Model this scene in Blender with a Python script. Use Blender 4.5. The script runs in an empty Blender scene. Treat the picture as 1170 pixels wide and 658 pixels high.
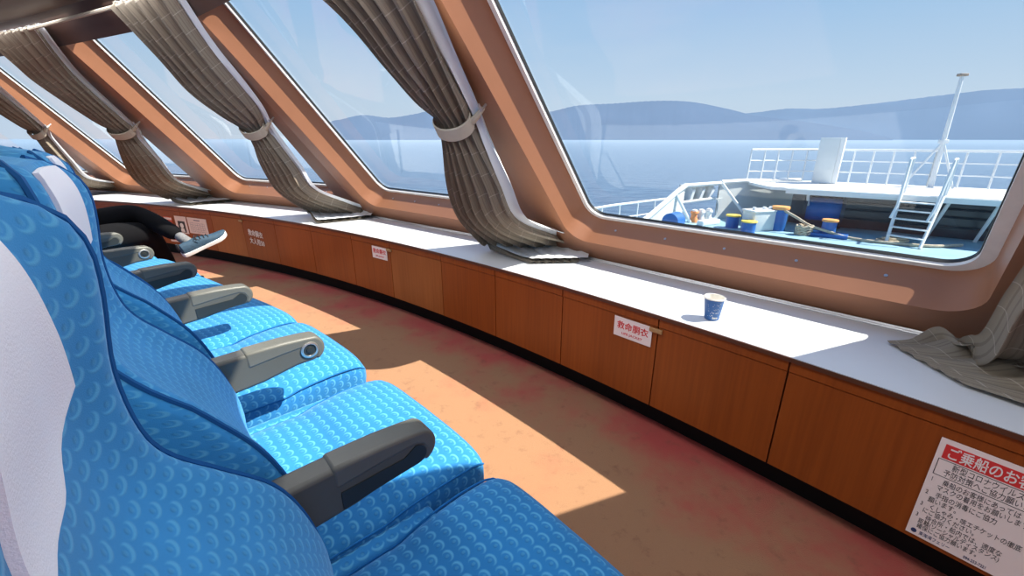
import bpy, bmesh, math, random
from mathutils import Vector, Matrix
random.seed(7)
PI = math.pi
COL = bpy.context.scene.collection
SC = bpy.context.scene

# ------------------------------------------------------------------ materials
def nt(name):
    m = bpy.data.materials.new(name); m.use_nodes = True
    t = m.node_tree
    for n in list(t.nodes): t.nodes.remove(n)
    out = t.nodes.new('ShaderNodeOutputMaterial')
    return m, t, out
def N(t, kind, **kw):
    n = t.nodes.new(kind)
    for k, v in kw.items():
        if k.startswith('i_'): n.inputs[k[2:].replace('_', ' ')].default_value = v
        else: setattr(n, k, v)
    return n
def L(t, a, b): t.links.new(a, b)
def math_(t, op, a, b=None, c=None):
    n = t.nodes.new('ShaderNodeMath'); n.operation = op
    for i, v in enumerate((a, b, c)):
        if v is None: continue
        if isinstance(v, (int, float)): n.inputs[i].default_value = v
        else: t.links.new(v, n.inputs[i])
    return n.outputs[0]
def mix_(t, fac, a, b):
    n = t.nodes.new('ShaderNodeMix'); n.data_type = 'RGBA'
    for sock, v in ((n.inputs[0], fac), (n.inputs[6], a), (n.inputs[7], b)):
        if isinstance(v, (int, float)): sock.default_value = v
        elif isinstance(v, tuple): sock.default_value = (*v, 1) if len(v) == 3 else v
        else: t.links.new(v, sock)
    return n.outputs[2]
def simple(name, col, rough=.5, metal=0, var=.12, vscale=8, bump=0, bscale=60, spec=.5, emit=None, coat=0):
    m, t, out = nt(name)
    b = N(t, 'ShaderNodeBsdfPrincipled'); L(t, b.outputs[0], out.inputs[0])
    b.inputs['Roughness'].default_value = rough; b.inputs['Metallic'].default_value = metal
    b.inputs['Specular IOR Level'].default_value = spec
    b.inputs['Coat Weight'].default_value = coat
    tc = N(t, 'ShaderNodeTexCoord')
    no = N(t, 'ShaderNodeTexNoise'); no.inputs['Scale'].default_value = vscale; no.inputs['Detail'].default_value = 4
    L(t, tc.outputs['Object'], no.inputs['Vector'])
    c2 = tuple(c * (1 - var * 2) for c in col); c3 = tuple(min(1, c * (1 + var)) for c in col)
    L(t, mix_(t, no.outputs[0], c2, c3), b.inputs['Base Color'])
    if bump:
        n2 = N(t, 'ShaderNodeTexNoise'); n2.inputs['Scale'].default_value = bscale
        L(t, tc.outputs['Object'], n2.inputs['Vector'])
        bp = N(t, 'ShaderNodeBump'); bp.inputs['Strength'].default_value = bump; bp.inputs['Distance'].default_value = .004
        L(t, n2.outputs[0], bp.inputs['Height']); L(t, bp.outputs[0], b.inputs['Normal'])
    return m

def fabric_mat(name, c1, c2, cell, sheen=.35, inn=(.05, -.17)):
    """woven moquette with rows of small crescent motifs, laid out by the fabric's own UV in metres"""
    m, t, out = nt(name)
    b = N(t, 'ShaderNodeBsdfPrincipled'); L(t, b.outputs[0], out.inputs[0])
    b.inputs['Roughness'].default_value = .85; b.inputs['Specular IOR Level'].default_value = .2
    b.inputs['Sheen Weight'].default_value = sheen; b.inputs['Sheen Roughness'].default_value = .4
    b.inputs['Sheen Tint'].default_value = (.45, .75, 1, 1)
    uv = N(t, 'ShaderNodeUVMap'); sp = N(t, 'ShaderNodeSeparateXYZ'); L(t, uv.outputs[0], sp.inputs[0])
    u = math_(t, 'DIVIDE', sp.outputs[0], cell); v = math_(t, 'DIVIDE', sp.outputs[1], cell * .82)
    row = math_(t, 'FLOOR', v); half = math_(t, 'MULTIPLY', math_(t, 'FLOORED_MODULO', row, 2.0), .5)
    fu = math_(t, 'SUBTRACT', math_(t, 'FRACT', math_(t, 'ADD', u, half)), .5)
    fv = math_(t, 'SUBTRACT', math_(t, 'FRACT', v), .5)
    def disc(cx, cy, r, sx=1.0, soft=.07):
        dx = math_(t, 'MULTIPLY', math_(t, 'SUBTRACT', fu, cx), sx); dy = math_(t, 'SUBTRACT', fv, cy)
        d = math_(t, 'SQRT', math_(t, 'ADD', math_(t, 'MULTIPLY', dx, dx), math_(t, 'MULTIPLY', dy, dy)))
        mr = N(t, 'ShaderNodeMapRange'); mr.interpolation_type = 'SMOOTHSTEP'
        L(t, d, mr.inputs[0]); mr.inputs[1].default_value = r - soft; mr.inputs[2].default_value = r + soft
        mr.inputs[3].default_value = 1; mr.inputs[4].default_value = 0
        return mr.outputs[0]
    outer = disc(.02, -.02, .36, .9); inner = disc(inn[0], inn[1], .33, .95)
    cres = math_(t, 'MULTIPLY', outer, math_(t, 'SUBTRACT', 1.0, inner))
    tail = math_(t, 'MULTIPLY', disc(inn[0] * .4, inn[1] * .4, .15, 1.5), .45)
    dark = math_(t, 'MULTIPLY', disc(inn[0] * .9, inn[1] * .9, .14, 1.2), .6)
    tc = N(t, 'ShaderNodeTexCoord'); no = N(t, 'ShaderNodeTexNoise'); no.inputs['Scale'].default_value = 7; no.inputs['Detail'].default_value = 5
    L(t, tc.outputs['Object'], no.inputs['Vector'])
    fine = N(t, 'ShaderNodeTexNoise'); fine.inputs['Scale'].default_value = 900; L(t, tc.outputs['Object'], fine.inputs['Vector'])
    base = mix_(t, no.outputs[0], tuple(c * .72 for c in c1), tuple(min(1, c * 1.2) for c in c1))
    base = mix_(t, dark, base, tuple(c * .6 for c in c1))
    fac = math_(t, 'MULTIPLY', math_(t, 'MAXIMUM', cres, tail), .8)
    col = mix_(t, fac, base, c2)
    col = mix_(t, math_(t, 'MULTIPLY', fine.outputs[0], .25), col, tuple(c * .6 for c in c1))
    L(t, col, b.inputs['Base Color'])
    h = math_(t, 'ADD', math_(t, 'MULTIPLY', cres, .5), math_(t, 'MULTIPLY', fine.outputs[0], .5))
    bp = N(t, 'ShaderNodeBump'); bp.inputs['Strength'].default_value = .35; bp.inputs['Distance'].default_value = .002
    L(t, h, bp.inputs['Height']); L(t, bp.outputs[0], b.inputs['Normal'])
    return m

def wood_mat(name, c1, c2):
    m, t, out = nt(name)
    b = N(t, 'ShaderNodeBsdfPrincipled'); L(t, b.outputs[0], out.inputs[0])
    b.inputs['Roughness'].default_value = .38; b.inputs['Specular IOR Level'].default_value = .35
    uv = N(t, 'ShaderNodeUVMap'); mp = N(t, 'ShaderNodeMapping'); mp.inputs['Scale'].default_value = (70, 2.2, 1)
    L(t, uv.outputs[0], mp.inputs[0])
    n1 = N(t, 'ShaderNodeTexNoise'); n1.inputs['Scale'].default_value = 1; n1.inputs['Detail'].default_value = 6; L(t, mp.outputs[0], n1.inputs['Vector'])
    mp2 = N(t, 'ShaderNodeMapping'); mp2.inputs['Scale'].default_value = (5, .8, 1); L(t, uv.outputs[0], mp2.inputs[0])
    n2 = N(t, 'ShaderNodeTexNoise'); n2.inputs['Scale'].default_value = 1; n2.inputs['Detail'].default_value = 3; L(t, mp2.outputs[0], n2.inputs['Vector'])
    f = math_(t, 'ADD', math_(t, 'MULTIPLY', n1.outputs[0], .6), math_(t, 'MULTIPLY', n2.outputs[0], .5))
    L(t, mix_(t, f, c1, c2), b.inputs['Base Color'])
    return m

def carpet_mat():
    m, t, out = nt('worn red carpet')
    b = N(t, 'ShaderNodeBsdfPrincipled'); L(t, b.outputs[0], out.inputs[0])
    b.inputs['Roughness'].default_value = .95; b.inputs['Specular IOR Level'].default_value = .1
    b.inputs['Sheen Weight'].default_value = .15
    tc = N(t, 'ShaderNodeNewGeometry'); sp = N(t, 'ShaderNodeSeparateXYZ'); L(t, tc.outputs['Position'], sp.inputs[0])
    # distance from the ring's centre: the walked track lies midway between seats and cabinets
    dx = math_(t, 'ADD', sp.outputs[0], 8.3715); dy = math_(t, 'ADD', sp.outputs[1], 6.7516)
    r = math_(t, 'SQRT', math_(t, 'ADD', math_(t, 'MULTIPLY', dx, dx), math_(t, 'MULTIPLY', dy, dy)))
    d = math_(t, 'ABSOLUTE', math_(t, 'SUBTRACT', r, 11.76))
    n1 = N(t, 'ShaderNodeTexNoise'); n1.inputs['Scale'].default_value = 2.1; n1.inputs['Detail'].default_value = 5; n1.inputs['Roughness'].default_value = .6
    L(t, tc.outputs['Position'], n1.inputs['Vector'])
    f = math_(t, 'ADD', math_(t, 'MULTIPLY', d, 1.35), math_(t, 'MULTIPLY', math_(t, 'SUBTRACT', n1.outputs[0], .5), 2.2))
    mr = N(t, 'ShaderNodeMapRange'); mr.interpolation_type = 'SMOOTHSTEP'; L(t, f, mr.inputs[0]); mr.inputs[1].default_value = .10; mr.inputs[2].default_value = .92
    col = mix_(t, mr.outputs[0], (.37, .200, .105), (.46, .066, .060))
    n3 = N(t, 'ShaderNodeTexNoise'); n3.inputs['Scale'].default_value = 14; n3.inputs['Detail'].default_value = 6; n3.inputs['Roughness'].default_value = .7
    L(t, tc.outputs['Position'], n3.inputs['Vector'])
    st = N(t, 'ShaderNodeMapRange'); L(t, n3.outputs[0], st.inputs[0]); st.inputs[1].default_value = .56; st.inputs[2].default_value = .72
    col = mix_(t, math_(t, 'MULTIPLY', st.outputs[0], .55), col, (.17, .07, .045))
    n4 = N(t, 'ShaderNodeTexNoise'); n4.inputs['Scale'].default_value = 260; L(t, tc.outputs['Position'], n4.inputs['Vector'])
    col = mix_(t, math_(t, 'MULTIPLY', n4.outputs[0], .3), col, (.2, .09, .06))
    L(t, col, b.inputs['Base Color'])
    bp = N(t, 'ShaderNodeBump'); bp.inputs['Strength'].default_value = .5; bp.inputs['Distance'].default_value = .004
    L(t, n4.outputs[0], bp.inputs['Height']); L(t, bp.outputs[0], b.inputs['Normal'])
    return m

def curtain_mat():
    m, t, out = nt('checked beige curtain cloth')
    b = N(t, 'ShaderNodeBsdfPrincipled')
    tr = N(t, 'ShaderNodeBsdfTranslucent'); ms = N(t, 'ShaderNodeMixShader'); ms.inputs[0].default_value = .03
    L(t, b.outputs[0], ms.inputs[1]); L(t, tr.outputs[0], ms.inputs[2]); L(t, ms.outputs[0], out.inputs[0])
    b.inputs['Roughness'].default_value = .85; b.inputs['Specular IOR Level'].default_value = .15
    uv = N(t, 'ShaderNodeUVMap'); sp = N(t, 'ShaderNodeSeparateXYZ'); L(t, uv.outputs[0], sp.inputs[0])
    def line(co, period, width):
        f = math_(t, 'FRACT', math_(t, 'DIVIDE', co, period))
        return math_(t, 'LESS_THAN', f, width)
    h = line(sp.outputs[1], .105, .035); v = line(sp.outputs[0], .055, .10); v2 = line(sp.outputs[0], .0183, .3)
    c = mix_(t, math_(t, 'MULTIPLY', v2, .5), (.27, .23, .18), (.15, .12, .092))
    c = mix_(t, math_(t, 'MULTIPLY', v, .35), c, (.36, .31, .25))
    c = mix_(t, math_(t, 'MULTIPLY', h, .55), c, (.50, .45, .38))
    L(t, c, b.inputs['Base Color']); L(t, c, tr.inputs[0])
    return m

def glass_mat(name, tint):
    m, t, out = nt(name)
    tr = N(t, 'ShaderNodeBsdfTransparent'); tr.inputs[0].default_value = (*tint, 1)
    gl = N(t, 'ShaderNodeBsdfGlossy'); gl.inputs['Roughness'].default_value = .0; gl.inputs[0].default_value = (1, 1, 1, 1)
    lw = N(t, 'ShaderNodeLayerWeight'); lw.inputs[0].default_value = .5
    f = math_(t, 'ADD', .035, math_(t, 'MULTIPLY', math_(t, 'POWER', lw.outputs['Facing'], 4.5), .7))
    ms = N(t, 'ShaderNodeMixShader'); L(t, f, ms.inputs[0]); L(t, tr.outputs[0], ms.inputs[1]); L(t, gl.outputs[0], ms.inputs[2])
    L(t, ms.outputs[0], out.inputs[0])
    return m

def sea_mat():
    m, t, out = nt('open sea')
    b = N(t, 'ShaderNodeBsdfPrincipled'); L(t, b.outputs[0], out.inputs[0])
    b.inputs['Base Color'].default_value = (.075, .15, .25, 1); b.inputs['Roughness'].default_value = .28
    b.inputs['IOR'].default_value = 1.33
    tc = N(t, 'ShaderNodeTexCoord')
    mp = N(t, 'ShaderNodeMapping'); mp.inputs['Rotation'].default_value = (0, 0, .5); mp.inputs['Scale'].default_value = (.16, .4, 1); L(t, tc.outputs['Object'], mp.inputs[0])
    n1 = N(t, 'ShaderNodeTexNoise'); n1.inputs['Scale'].default_value = 1; n1.inputs['Detail'].default_value = 8; n1.inputs['Roughness'].default_value = .62; L(t, mp.outputs[0], n1.inputs['Vector'])
    bp = N(t, 'ShaderNodeBump'); bp.inputs['Strength'].default_value = 1; bp.inputs['Distance'].default_value = .9
    L(t, n1.outputs[0], bp.inputs['Height']); L(t, bp.outputs[0], b.inputs['Normal'])
    cr = N(t, 'ShaderNodeMapRange'); L(t, n1.outputs[0], cr.inputs[0]); cr.inputs[1].default_value = .35; cr.inputs[2].default_value = .7
    # haze painted into the sea colour, paler with distance from the ship
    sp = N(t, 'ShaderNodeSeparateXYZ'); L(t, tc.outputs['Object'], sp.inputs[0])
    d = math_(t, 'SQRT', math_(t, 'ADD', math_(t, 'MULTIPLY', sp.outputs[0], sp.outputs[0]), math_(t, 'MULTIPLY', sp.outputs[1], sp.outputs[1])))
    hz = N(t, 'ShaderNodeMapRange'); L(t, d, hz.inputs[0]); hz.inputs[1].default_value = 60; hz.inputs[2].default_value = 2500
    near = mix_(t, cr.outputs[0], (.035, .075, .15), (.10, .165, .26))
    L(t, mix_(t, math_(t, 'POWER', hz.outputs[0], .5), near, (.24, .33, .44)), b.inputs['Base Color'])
    return m

M = {}
M['seat'] = fabric_mat('blue crescent moquette', (.026, .215, .52), (.12, .44, .70), .032)
M['seat_back'] = fabric_mat('blue backrest moquette', (.036, .265, .60), (.105, .42, .70), .0275, inn=(.14, .11))
M['seat_plain'] = simple('blue side moquette', (.012, .15, .42), .85, var=.2, vscale=9, bump=.3, bscale=600, spec=.2)
M['piping'] = simple('deep blue piping', (.008, .095, .30), .8, spec=.2)
M['white_cloth'] = simple('white headrest cloth', (.88, .89, .95), .9, var=.03, vscale=4, bump=.15, bscale=500, spec=.1)
M['arm'] = simple('charcoal armrest plastic', (.085, .085, .075), .42, var=.08, bump=.12, bscale=900)
M['arm_pad'] = simple('grey armrest pad', (.115, .115, .10), .4, var=.06, bump=.12, bscale=900)
M['arm_dark'] = simple('dark armrest recess', (.02, .024, .024), .4)
M['steel'] = simple('bright steel', (.62, .62, .60), .3, metal=.9, var=.08)
M['plinth'] = simple('dark seat pedestal', (.03, .032, .036), .5)
M['wood'] = wood_mat('orange brown veneer', (.12, .021, .003), (.40, .095, .014))
M['wood_lt'] = wood_mat('lighter orange veneer', (.18, .042, .007), (.47, .15, .036))
M['wood_edge'] = simple('dark wood edge', (.10, .035, .016), .4)
M['black'] = simple('black kick board', (.006, .005, .005), .7, spec=.2)
M['laminate'] = simple('pale laminate', (.70, .72, .75), .33, var=.02, vscale=3)
M['alu'] = simple('aluminium strip', (.55, .56, .58), .35, metal=.8, var=.05)
M['brown'] = simple('brown steel paint', (.345, .15, .080), .42, var=.07, vscale=5, bump=.08, bscale=30)
M['brown_dk'] = simple('dark brown ceiling panel', (.06, .028, .019), .5, var=.1)
M['frame'] = simple('weathered silver window frame', (.86, .85, .83), .4, metal=.0, var=.06, vscale=30)
M['gasket'] = simple('black window gasket', (.012, .012, .013), .5)
M['glass'] = glass_mat('window glass', (.90, .93, .95))
M['carpet'] = carpet_mat()
M['curtain'] = curtain_mat()
M['lining'] = simple('pale curtain lining', (.74, .78, .82), .9, var=.05, spec=.1)
M['tie'] = simple('beige tieback cloth', (.50, .44, .35), .9, var=.1, bump=.2, bscale=200, spec=.1)
M['paper'] = simple('white notice paper', (.90, .79, .76), .6, var=.02)
M['paper2'] = simple('off white notice paper', (.82, .66, .62), .6, var=.04)
M['red_ink'] = simple('red printing', (.70, .035, .035), .6, var=.03)
M['white_ink'] = simple('white printing', (.85, .80, .78), .6, var=.02)
M['black_ink'] = simple('dark printing', (.035, .03, .035), .6)
M['blue_ink'] = simple('navy printing', (.03, .05, .15), .6)
M['orange_paper'] = simple('orange red paper', (.62, .09, .035), .6)
M['tan'] = simple('tan wooden latch', (.46, .26, .11), .5, var=.15, vscale=40)
M['cup_blue'] = simple('blue printed paper cup', (.035, .13, .36), .5, var=.15, vscale=30)
M['cup_white'] = simple('white paper cup', (.82, .80, .74), .55, var=.03)
M['trouser'] = simple('black trousers', (.0045, .0045, .006), .9, var=.2, vscale=12, spec=.15)
M['jacket'] = simple('dark grey jacket', (.045, .045, .05), .85, var=.2, spec=.15)
M['sock'] = simple('grey knit sock', (.20, .20, .21), .9, var=.25, vscale=90, spec=.1)
M['shoe'] = simple('navy knit shoe', (.022, .060, .105), .75, var=.25, vscale=60, bump=.3, bscale=300)
M['sole'] = simple('white rubber sole', (.72, .72, .72), .6, var=.05)
M['lace'] = simple('black lace', (.012, .012, .015), .8)
M['skin'] = simple('skin', (.55, .32, .22), .55, var=.08)
M['hair'] = simple('black hair', (.012, .010, .009), .5)
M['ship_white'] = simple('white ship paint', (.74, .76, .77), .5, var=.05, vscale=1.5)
M['ship_white2'] = simple('shaded white ship paint', (.66, .70, .71), .5, var=.07, vscale=1.2)  # darker copy of the ship white, with its shade painted in
M['deck'] = simple('pale blue deck paint', (.27, .47, .58), .55, var=.2, vscale=.9)
M['ship_dark'] = simple('dark recess shade colour', (.035, .045, .06), .25, var=.3, vscale=1.3)  # dark colour stands in for shade under the platform and in the pillar opening
M['ship_blue'] = simple('blue deck machinery paint', (.02, .13, .42), .45, var=.15, vscale=3)
M['yellow'] = simple('yellow cap paint', (.80, .58, .10), .5)
M['orange'] = simple('orange cap paint', (.78, .36, .12), .5)
M['rope'] = simple('pale mooring rope', (.55, .47, .36), .9, var=.3, vscale=20)
M['buoy'] = simple('orange canvas', (.80, .30, .12), .7)
M['rust'] = simple('rust stained steel', (.42, .33, .26), .7, var=.3, vscale=5)
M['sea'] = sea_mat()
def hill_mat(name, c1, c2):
    m, t, out = nt(name)     # dull ground; an even emission glow is painted in for sea haze
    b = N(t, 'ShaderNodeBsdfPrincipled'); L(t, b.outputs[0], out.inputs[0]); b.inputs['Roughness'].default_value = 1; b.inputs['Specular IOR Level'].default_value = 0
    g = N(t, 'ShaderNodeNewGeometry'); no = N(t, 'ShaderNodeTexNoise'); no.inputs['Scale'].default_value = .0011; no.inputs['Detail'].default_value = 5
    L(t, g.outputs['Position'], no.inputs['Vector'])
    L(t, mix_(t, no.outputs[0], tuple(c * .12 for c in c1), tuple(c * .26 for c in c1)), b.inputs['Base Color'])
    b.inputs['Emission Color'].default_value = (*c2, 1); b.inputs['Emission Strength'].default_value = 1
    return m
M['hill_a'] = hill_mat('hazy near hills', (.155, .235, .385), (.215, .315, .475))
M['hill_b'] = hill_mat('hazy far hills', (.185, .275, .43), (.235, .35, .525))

# ------------------------------------------------------------------ mesh helpers
ORG = {}
class MB:
    def __init__(s): s.v = []; s.f = []; s.uv = {}
    def add(s, verts, faces, uvs=None):
        b = len(s.v); s.v += [Vector(p) for p in verts]
        for i, f in enumerate(faces):
            if uvs: s.uv[len(s.f)] = uvs[i]
            s.f.append(tuple(b + k for k in f))
        return s
    def box(s, c, d, rot=None, bev=0):
        c = Vector(c); hx, hy, hz = d[0] / 2, d[1] / 2, d[2] / 2
        if bev:
            bm = bmesh.new(); bmesh.ops.create_cube(bm, size=1)
            for q in bm.verts: q.co = Vector((q.co.x * d[0], q.co.y * d[1], q.co.z * d[2]))
            bmesh.ops.bevel(bm, geom=list(bm.edges), offset=bev, segments=3, profile=.5, affect='EDGES')
            bm.verts.index_update()
            vs = [q.co.copy() for q in bm.verts]; fs = [[q.index for q in f.verts] for f in bm.faces]; bm.free()
        else:
            vs = [Vector((x, y, z)) for x in (-hx, hx) for y in (-hy, hy) for z in (-hz, hz)]
            fs = [(0, 1, 3, 2), (4, 6, 7, 5), (0, 4, 5, 1), (2, 3, 7, 6), (0, 2, 6, 4), (1, 5, 7, 3)]
        if rot is not None: vs = [rot @ q for q in vs]
        return s.add([q + c for q in vs], fs)
    def bar(s, a, b, r, n=8, r2=None, flat=None):
        a = Vector(a); b = Vector(b); return s.tube([a, b], [r, r2 if r2 else r], n)
    def tube(s, path, r, n=8, closed=False, cap=True):
        path = [Vector(p) for p in path]; rows = []
        K = len(path); up = None
        for i, p in enumerate(path):
            if closed: tg = path[(i + 1) % K] - path[i - 1]
            else: tg = path[min(i + 1, K - 1)] - path[max(i - 1, 0)]
            tg.normalize()
            if up is None:
                up = Vector((0, 0, 1)) if abs(tg.z) < .9 else Vector((1, 0, 0))
            e1 = tg.cross(up); e1.normalize(); e2 = tg.cross(e1); up = -e2 if False else e1.cross(tg)
            rr = r[i] if isinstance(r, (list, tuple)) else r
            rows.append([p + (e1 * math.cos(2 * PI * k / n) + e2 * math.sin(2 * PI * k / n)) * rr for k in range(n)])
        return s.loft(rows, ring=True, cap=cap and not closed, loop=closed)
    def loft(s, rows, ring=True, cap=True, loop=False, uv=False, uvo=(0, 0)):
        """rows of equal point counts; ring closes each row; uv lays the surface out in metres"""
        n = len(rows[0]); K = len(rows); vs = [Vector(p) for r in rows for p in r]; fs = []; uvs = []
        m = n if ring else n - 1
        if uv:
            cu = []
            for r in rows:
                acc = [0.0]
                for k in range(m): acc.append(acc[-1] + (Vector(r[(k + 1) % n]) - Vector(r[k])).length)
                mid = acc[len(acc) // 4] if ring else acc[-1] / 2
                cu.append([a - mid + uvo[0] for a in acc])
            cv = [uvo[1]]
            mc = n // 4 if ring else n // 2
            for i in range(1, K): cv.append(cv[-1] + (Vector(rows[i][mc]) - Vector(rows[i - 1][mc])).length)
        for i in range(K if loop else K - 1):
            j = (i + 1) % K
            for k in range(m):
                k2 = (k + 1) % n
                fs.append((i * n + k, i * n + k2, j * n + k2, j * n + k))
                if uv: uvs.append(((cu[i][k], cv[i]), (cu[i][k + 1], cv[i]), (cu[j][k + 1], cv[j]), (cu[j][k], cv[j])))
        if cap and ring:
            fs.append(tuple(range(n - 1, -1, -1))); fs.append(tuple((K - 1) * n + k for k in range(n)))
            if uv:
                uvs.append([(0, 0)] * n); uvs.append([(p.x * 1.0, p.z * 1.0) for p in vs[(K - 1) * n:K * n]])
        return s.add(vs, fs, uvs if uv else None)
    def prism(s, poly, a, axis):
        """poly: list of 3D points, extruded by the vector axis"""
        n = len(poly); ax = Vector(axis); p = [Vector(q) for q in poly]
        fs = [tuple(range(n - 1, -1, -1)), tuple(range(n, 2 * n))] + [(k, (k + 1) % n, n + (k + 1) % n, n + k) for k in range(n)]
        return s.add(p + [q + ax for q in p], fs)
    def build(s, name, mat, parent=None, smooth=35, world=True, bevel=0):
        vs = s.v
        if parent is not None and world and parent.name in ORG:
            Mi = ORG[parent.name].inverted(); vs = [Mi @ p for p in vs]; org = None
        elif parent is None:
            xs = [p.x for p in vs]; ys = [p.y for p in vs]; zs = [p.z for p in vs]
            org = Vector(((min(xs) + max(xs)) / 2, (min(ys) + max(ys)) / 2, min(zs))); vs = [p - org for p in vs]
        else: org = None
        me = bpy.data.meshes.new(name); me.from_pydata([tuple(p) for p in vs], [], s.f)
        if s.uv:
            ul = me.uv_layers.new(name='UVMap')
            for i, poly in enumerate(me.polygons):
                q = s.uv.get(i)
                if q:
                    for li, c in zip(poly.loop_indices, q): ul.data[li].uv = c
        bm = bmesh.new(); bm.from_mesh(me); bmesh.ops.recalc_face_normals(bm, faces=bm.faces)
        bm.to_mesh(me); bm.free()
        me.materials.append(M[mat] if isinstance(mat, str) else mat)
        o = bpy.data.objects.new(name, me); COL.objects.link(o)
        if org is not None: o.location = org
        if parent is not None: o.parent = parent
        if parent is None: ORG[o.name] = Matrix.Translation(org)
        elif parent.name in ORG: ORG[o.name] = ORG[parent.name]
        if smooth:
            for p in me.polygons: p.use_smooth = True
            try: me.set_sharp_from_angle(angle=math.radians(smooth))
            except Exception: pass
        if bevel:
            md = o.modifiers.new('edge', 'BEVEL'); md.width = bevel; md.segments = 3; md.limit_method = 'ANGLE'; md.angle_limit = math.radians(40)
        return o
def tag(o, label=None, cat=None, group=None, kind=None):
    if label: o['label'] = label
    if cat: o['category'] = cat
    if group: o['group'] = group
    if kind: o['kind'] = kind
    return o
def thing(name, label, cat, loc=(0, 0, 0), rz=0, group=None, kind=None):
    o = bpy.data.objects.new(name, None); COL.objects.link(o)
    o.location = loc; o.rotation_euler = (0, 0, rz); o.empty_display_size = .1
    ORG[o.name] = Matrix.Translation(loc) @ Matrix.Rotation(rz, 4, 'Z')
    return tag(o, label, cat, group, kind)
def copy_tree(o, parent=None):
    c = o.copy(); COL.objects.link(c)
    if parent is not None: c.parent = parent
    for ch in list(o.children): copy_tree(ch, c)
    return c
def interp(table, x):
    """smooth (Catmull-Rom) interpolation of rows [x, a, b, ...]"""
    n = len(table)
    if x <= table[0][0]: return list(table[0][1:])
    if x >= table[-1][0]: return list(table[-1][1:])
    for i in range(n - 1):
        if table[i][0] <= x <= table[i + 1][0]: break
    p0 = table[max(i - 1, 0)]; p1 = table[i]; p2 = table[i + 1]; p3 = table[min(i + 2, n - 1)]
    h = p2[0] - p1[0]; t = (x - p1[0]) / h; out = []
    for k in range(1, len(p1)):
        m1 = (p2[k] - p0[k]) / max(p2[0] - p0[0], 1e-6) * h; m2 = (p3[k] - p1[k]) / max(p3[0] - p1[0], 1e-6) * h
        t2 = t * t; t3 = t2 * t
        out.append((2 * t3 - 3 * t2 + 1) * p1[k] + (t3 - 2 * t2 + t) * m1 + (-2 * t3 + 3 * t2) * p2[k] + (t3 - t2) * m2)
    return out
def text_part(name, body, size, mat, parent, Mx, align='LEFT', sx=1.0, ext=.0004, bold=.012):
    cu = bpy.data.curves.new(name, 'FONT'); cu.body = body; cu.size = size; cu.align_x = align; cu.extrude = ext
    cu.space_line = 1.0; cu.offset = size * bold
    tmp = bpy.data.objects.new(name + '_tmp', cu); COL.objects.link(tmp)
    bpy.context.view_layer.update()
    me = bpy.data.meshes.new_from_object(tmp.evaluated_get(bpy.context.evaluated_depsgraph_get()))
    bpy.data.objects.remove(tmp); bpy.data.curves.remove(cu)
    me.name = name
    Mi = ORG[parent.name].inverted() @ Mx @ Matrix.Diagonal((sx, 1, 1, 1))
    me.transform(Mi); me.materials.clear(); me.materials.append(M[mat])
    o = bpy.data.objects.new(name, me); COL.objects.link(o); o.parent = parent
    ORG[o.name] = ORG[parent.name]
    return o

# ------------------------------------------------------------------ layout constants
RC = Vector((-8.3715, -6.7516, 0)); RR = 12.208           # the lounge's front is an arc about this centre
def arc(deg, r=RR, z=0.0):
    a = math.radians(deg); return Vector((RC.x + r * math.cos(a), RC.y + r * math.sin(a), z))
BZ = .55                                                  # height of the window bench
RAKE = math.radians(39.5)
LEN = 2.02
class Facet:
    def __init__(s, st, ang, length=LEN):
        s.S = Vector(st); a = math.radians(ang); s.ang = ang; s.D = Vector((math.cos(a), math.sin(a), 0)); s.len = length
        s.n = Vector((s.D.y, -s.D.x, 0)); s.up = Vector((0, 0, 1)) * math.cos(RAKE) - s.n * math.sin(RAKE)
        s.N = s.n * math.cos(RAKE) + Vector((0, 0, 1)) * math.sin(RAKE)
        s.E = s.S + s.D * length
    def P(s, u, v, off=0): return s.S + s.D * u + s.up * v + s.N * off
P0 = Vector((.253, 2.6, BZ))
def dirv(a): return Vector((math.cos(math.radians(a)), math.sin(math.radians(a)), 0))
FR = Facet(P0 - dirv(134.8) * LEN, 134.8); FC = Facet(P0, 140.8); FB = Facet(FC.E, 153.4); FA = Facet(FB.E, 156); FZ = Facet(FA.E, 163)
FY = Facet(FZ.E, 171)
FQ = Facet(FR.S - dirv(123) * 2.4, 123, 2.4)
FACETS = [FQ, FR, FC, FB, FA, FZ, FY]
VTOP, VBOT = 1.97, 0.0

# ------------------------------------------------------------------ room shell
mb = MB()
pts = [(-12, -9, 0), (6, -9, 0), (6, 1.6, 0)] + [tuple(arc(d, RR + .45)) for d in range(36, 84, 2)] + [(-12, 4.6, 0)]
mb.add([Vector(p) for p in pts], [tuple(range(len(pts)))])
tag(mb.build('floor', 'carpet', smooth=0), kind='structure').location.z = 0

def rrect(u0, u1, v0, v1, r, n=8):
    out = []
    for cx, cy, a0 in ((u1 - r, v0 + r, -90), (u1 - r, v1 - r, 0), (u0 + r, v1 - r, 90), (u0 + r, v0 + r, 180)):
        for k in range(n + 1):
            a = math.radians(a0 + 90 * k / n); out.append((cx + r * math.cos(a), cy + r * math.sin(a)))
    return out
def mitre(fa, fb): return math.sin(RAKE) * math.tan(math.radians(fb.ang - fa.ang) / 2)

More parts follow.
